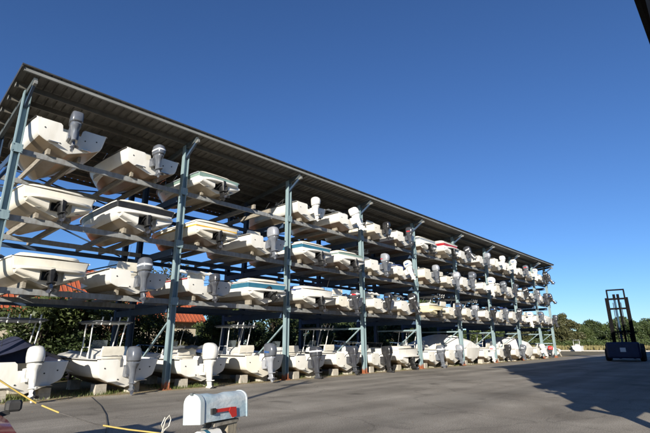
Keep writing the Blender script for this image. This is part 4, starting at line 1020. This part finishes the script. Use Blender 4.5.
fl = MB(); fl.box(-.13, .075, -hw - .012, -hw - .008, .056, .080); fl.loft([[(.02, y, .052), (.06, y, .005), (.11, y, .012), (.105, y, .078), (.04, y, .082)] for y in (-hw - .016, -hw - .0125)])
f_ = obj('flag', fl, FLAG, mb, (0, 0, 1.185), (R(-5), tilt, 0)); obj('flag_pivot', MB().box(-.165, -.125, -hw - .018, -hw + .002, .048, .088), BLACKRUB, f_)
obj('post', MB().box(.02, .125, -.05, .055, -.02, 1.175), pm('weathered_post', (0.30, 0.26, 0.19), (0.20, 0.17, 0.12), 6, .85, bump=.4, bscale=30, stretch=(4, 4, .4)), mb, None, (0, R(2), 0))
obj('support_board', MB().box(-.10, .17, -.06, .06, 1.152, 1.178), WOOD, mb)
obj('brace', MB().bar((-.12, 0, 1.145), (.03, 0, .86), .07, .045), pm('brace_grey', (.25, .25, .23), (.18, .18, .16), 6, .8), mb)
pt = thing('paper_tube', 'white and blue newspaper tube hanging under the mailbox', 'newspaper tube', (-.86, -14.52, .985), math.atan2(.15, .58))
ring = lambda x, r: [(x, r * math.cos(2 * math.pi * k / 14), .09 + r * math.sin(2 * math.pi * k / 14)) for k in range(14)]
m = MB(); m.loft([ring(-.10, .062), ring(.09, .062), ring(.09, .056), ring(-.09, .056)]); obj('tube', m.mesh('tube', 40), DECKW, pt); obj('band', (lambda q: q.loft([ring(-.06, .064), ring(-.025, .064)], False))(MB()).mesh('band', 40), BANDS['teal'], pt)
obj('bracket', MB().box(-.02, .02, -.01, .01, .14, .19), BLACKRUB, pt)

# yellow-sleeved rope barrier
rp = thing('rope_barrier', 'sagging cable with yellow sleeves crossing the lower left corner', 'rope', (-1.6, -13.6, 0))
pts = [(-2.35, -13.40, 1.76), (-2.039, -13.443, 1.533), (-1.88, -13.47, 1.418), (-1.733, -13.524, 1.315), (-1.594, -13.641, 1.242), (-1.396, -13.816, 1.161), (-1.22, -13.95, 1.118), (-1.073, -14.053, 1.091), (-.90, -14.25, 1.06), (-.72, -14.43, 1.03)]
pts = [Vector(p) - Vector((-1.6, -13.6, 0)) for p in pts]
def seg(a, b):
    n = len(pts) - 1; out = []
    for k in range(8):
        t = (a + (b - a) * k / 7) * n; i = min(int(t), n - 1); out.append(pts[i].lerp(pts[i + 1], t - i))
    return out
CBL = pm('dark_cable', (.06, .055, .05), (.10, .09, .08), 20, .7); YSL = pm('yellow_sleeve', (.50, .36, .08), (.36, .26, .07), 14, .55)
obj('cable', MB().tube(seg(0, 1)[:1] + [p for p in pts[1:]], .0042, 6).mesh('cable', 60), CBL, rp)
for a, b in ((.0, .335), (.36, .44), (.585, .92)): obj('sleeve', MB().tube(seg(a, b), .0062, 8).mesh('sleeve', 60), YSL, rp)
# pole that the barrier hangs from, just outside the frame
bp2 = thing('barrier_post', 'steel post at the left edge holding the yellow rope', 'post', (-2.38, -13.40, 0)); obj('pipe', MB().tube([(0, 0, -.02), (0, 0, 1.8)], .04, 10), STEELB, bp2); obj('cap', MB().tube([(0, 0, 1.8), (0, 0, 1.83)], .048, 10), STEELB, bp2)
# pale wire loops beside the mailbox post
wr = thing('wire_loop', 'loop of pale wire sticking up left of the mailbox', 'wire', (-.98, -14.1, 0))
m = MB(); m.tube([(-.07, .02, 0), (-.06, .01, .6), (-.03, 0, 1.05), (.0, 0, 1.17), (.03, .0, 1.20), (.045, 0, 1.17), (.03, 0, 1.12), (-.01, 0, 1.10), (-.03, 0, 1.14), (-.005, 0, 1.19)], .004, 5)
obj('strand', m, pm('pale_wire', (.55, .53, .46), None, 5, .5), wr)
m = MB(); m.tube([(.02, .03, 0), (.0, .02, .7), (-.03, .01, 1.0), (-.01, 0, 1.09), (.04, 0, 1.13)], .0035, 5); obj('strand', m, MATS['pale_wire'], wr)
# dry leaves and grit swept against the lot edge
V, F = [], []
for k in range(5200):
    if k < 3600: x = rt.uniform(-4, 54); y = -.5 - abs(rt.gauss(0, .35))
    else: x = rt.uniform(-3, 40); y = rt.uniform(-14, -1)
    s_ = rt.uniform(.008, .03); a = rt.uniform(0, 6.28); z = .004 + rt.uniform(0, .012); n = len(V)
    V += [(x + s_ * math.cos(a + q) * (1 if i % 2 else .6), y + s_ * math.sin(a + q) * (1 if i % 2 else .6), z + rt.uniform(-.002, .01)) for i, q in enumerate((0, 1.57, 3.14, 4.71))]; F.append((n, n + 1, n + 2, n + 3))
me = bpy.data.meshes.new('litter'); me.from_pydata(V, [], F)
o = stuff(obj('leaf_litter', me, pm('dry_leaf', (.16, .10, .05), (.30, .22, .12), 3, .9))); tag(o, 'dry leaves and grit scattered along the edge of the lot', 'litter')
# black hose on the lot
hz = obj('hose', MB().tube([(3.4, -.6, .02), (3.15, -1.6, .016), (2.75, -3.2, .016), (2.2, -5.0, .016), (1.62, -6.6, .016), (1.2, -7.6, .016)], .007, 6), BLACKRUB); tag(hz, 'thin dark hose lying across the lot from the second boat', 'hose')

# ------------------------------------------------------------------ dark red car, lower left corner
car = thing('parked_car', 'dark red car with black mirror at the lower left corner', 'car', (-2.30, -10.6, 0), R(-90))   # local +x = forward
CR = pm('car_red', (0.16, 0.012, 0.016), (0.13, 0.010, 0.014), 3, 0.25, coat=.8)
m = MB()
def cs(x, w, zb, zt, sh): return [(x, -w, zb + .12), (x, -w * .95, zb), (x, w * .95, zb), (x, w, zb + .12), (x, w, sh), (x, w * .90, zt - .03), (x, w * .5, zt), (x, -w * .5, zt), (x, -w * .90, zt - .03), (x, -w, sh)]
m.loft([cs(-2.15, .74, .35, .86, .66), cs(-2.05, .87, .25, .98, .76), cs(-1.2, .93, .22, 1.02, .80), cs(.5, .945, .22, 1.02, .82), cs(1.0, .94, .22, 1.0, .80), cs(1.7, .90, .24, .92, .74), cs(2.0, .82, .28, .80, .66), cs(2.1, .66, .34, .66, .56)])
obj('body', m.mesh('body', 40), CR, car)
m = MB(); q = lambda x, w, z: [(x, -w, z), (x, w, z)]
m.loft([[(-1.95, -.72, .93), (-1.95, .72, .93), (.75, .76, .93), (.75, -.76, .93)], [(-1.5, -.60, 1.36), (-1.5, .60, 1.36), (-.02, .62, 1.38), (-.02, -.62, 1.38)]]); obj('window_band', m.mesh('glass'), GLASS, car)
m = MB(); m.loft([[(-1.52, -.62, 1.365), (-1.52, .62, 1.365), (.0, .64, 1.385), (.0, -.64, 1.385)], [(-1.40, -.5, 1.43), (-1.40, .5, 1.43), (-.15, .5, 1.44), (-.15, -.5, 1.44)]]); obj('roof', m, CR, car)
for s_ in (-1, 1):
    obj('pillar', MB().bar((.77, s_ * .765, .93), (-.02, s_ * .63, 1.39), .07, .06), BLACKRUB, car)
    mo = obj('side_mirror', rbox(.50, .62, *sorted((s_ * .90, s_ * 1.06)), 1.00, 1.12, .025), BLACKRUB, car); obj('mirror_arm', MB().bar((.56, s_ * .80, .96), (.56, s_ * .95, 1.0), .05, .05), BLACKRUB, mo)
    obj('headlight', rbox(1.93, 2.04, *sorted((s_ * .42, s_ * .68)), .55, .66, .02), CLEAR, car)
for x in (-1.35, 1.32):
    for y in (-.80, .80): wheel(x, y, .31, .2).parent = car
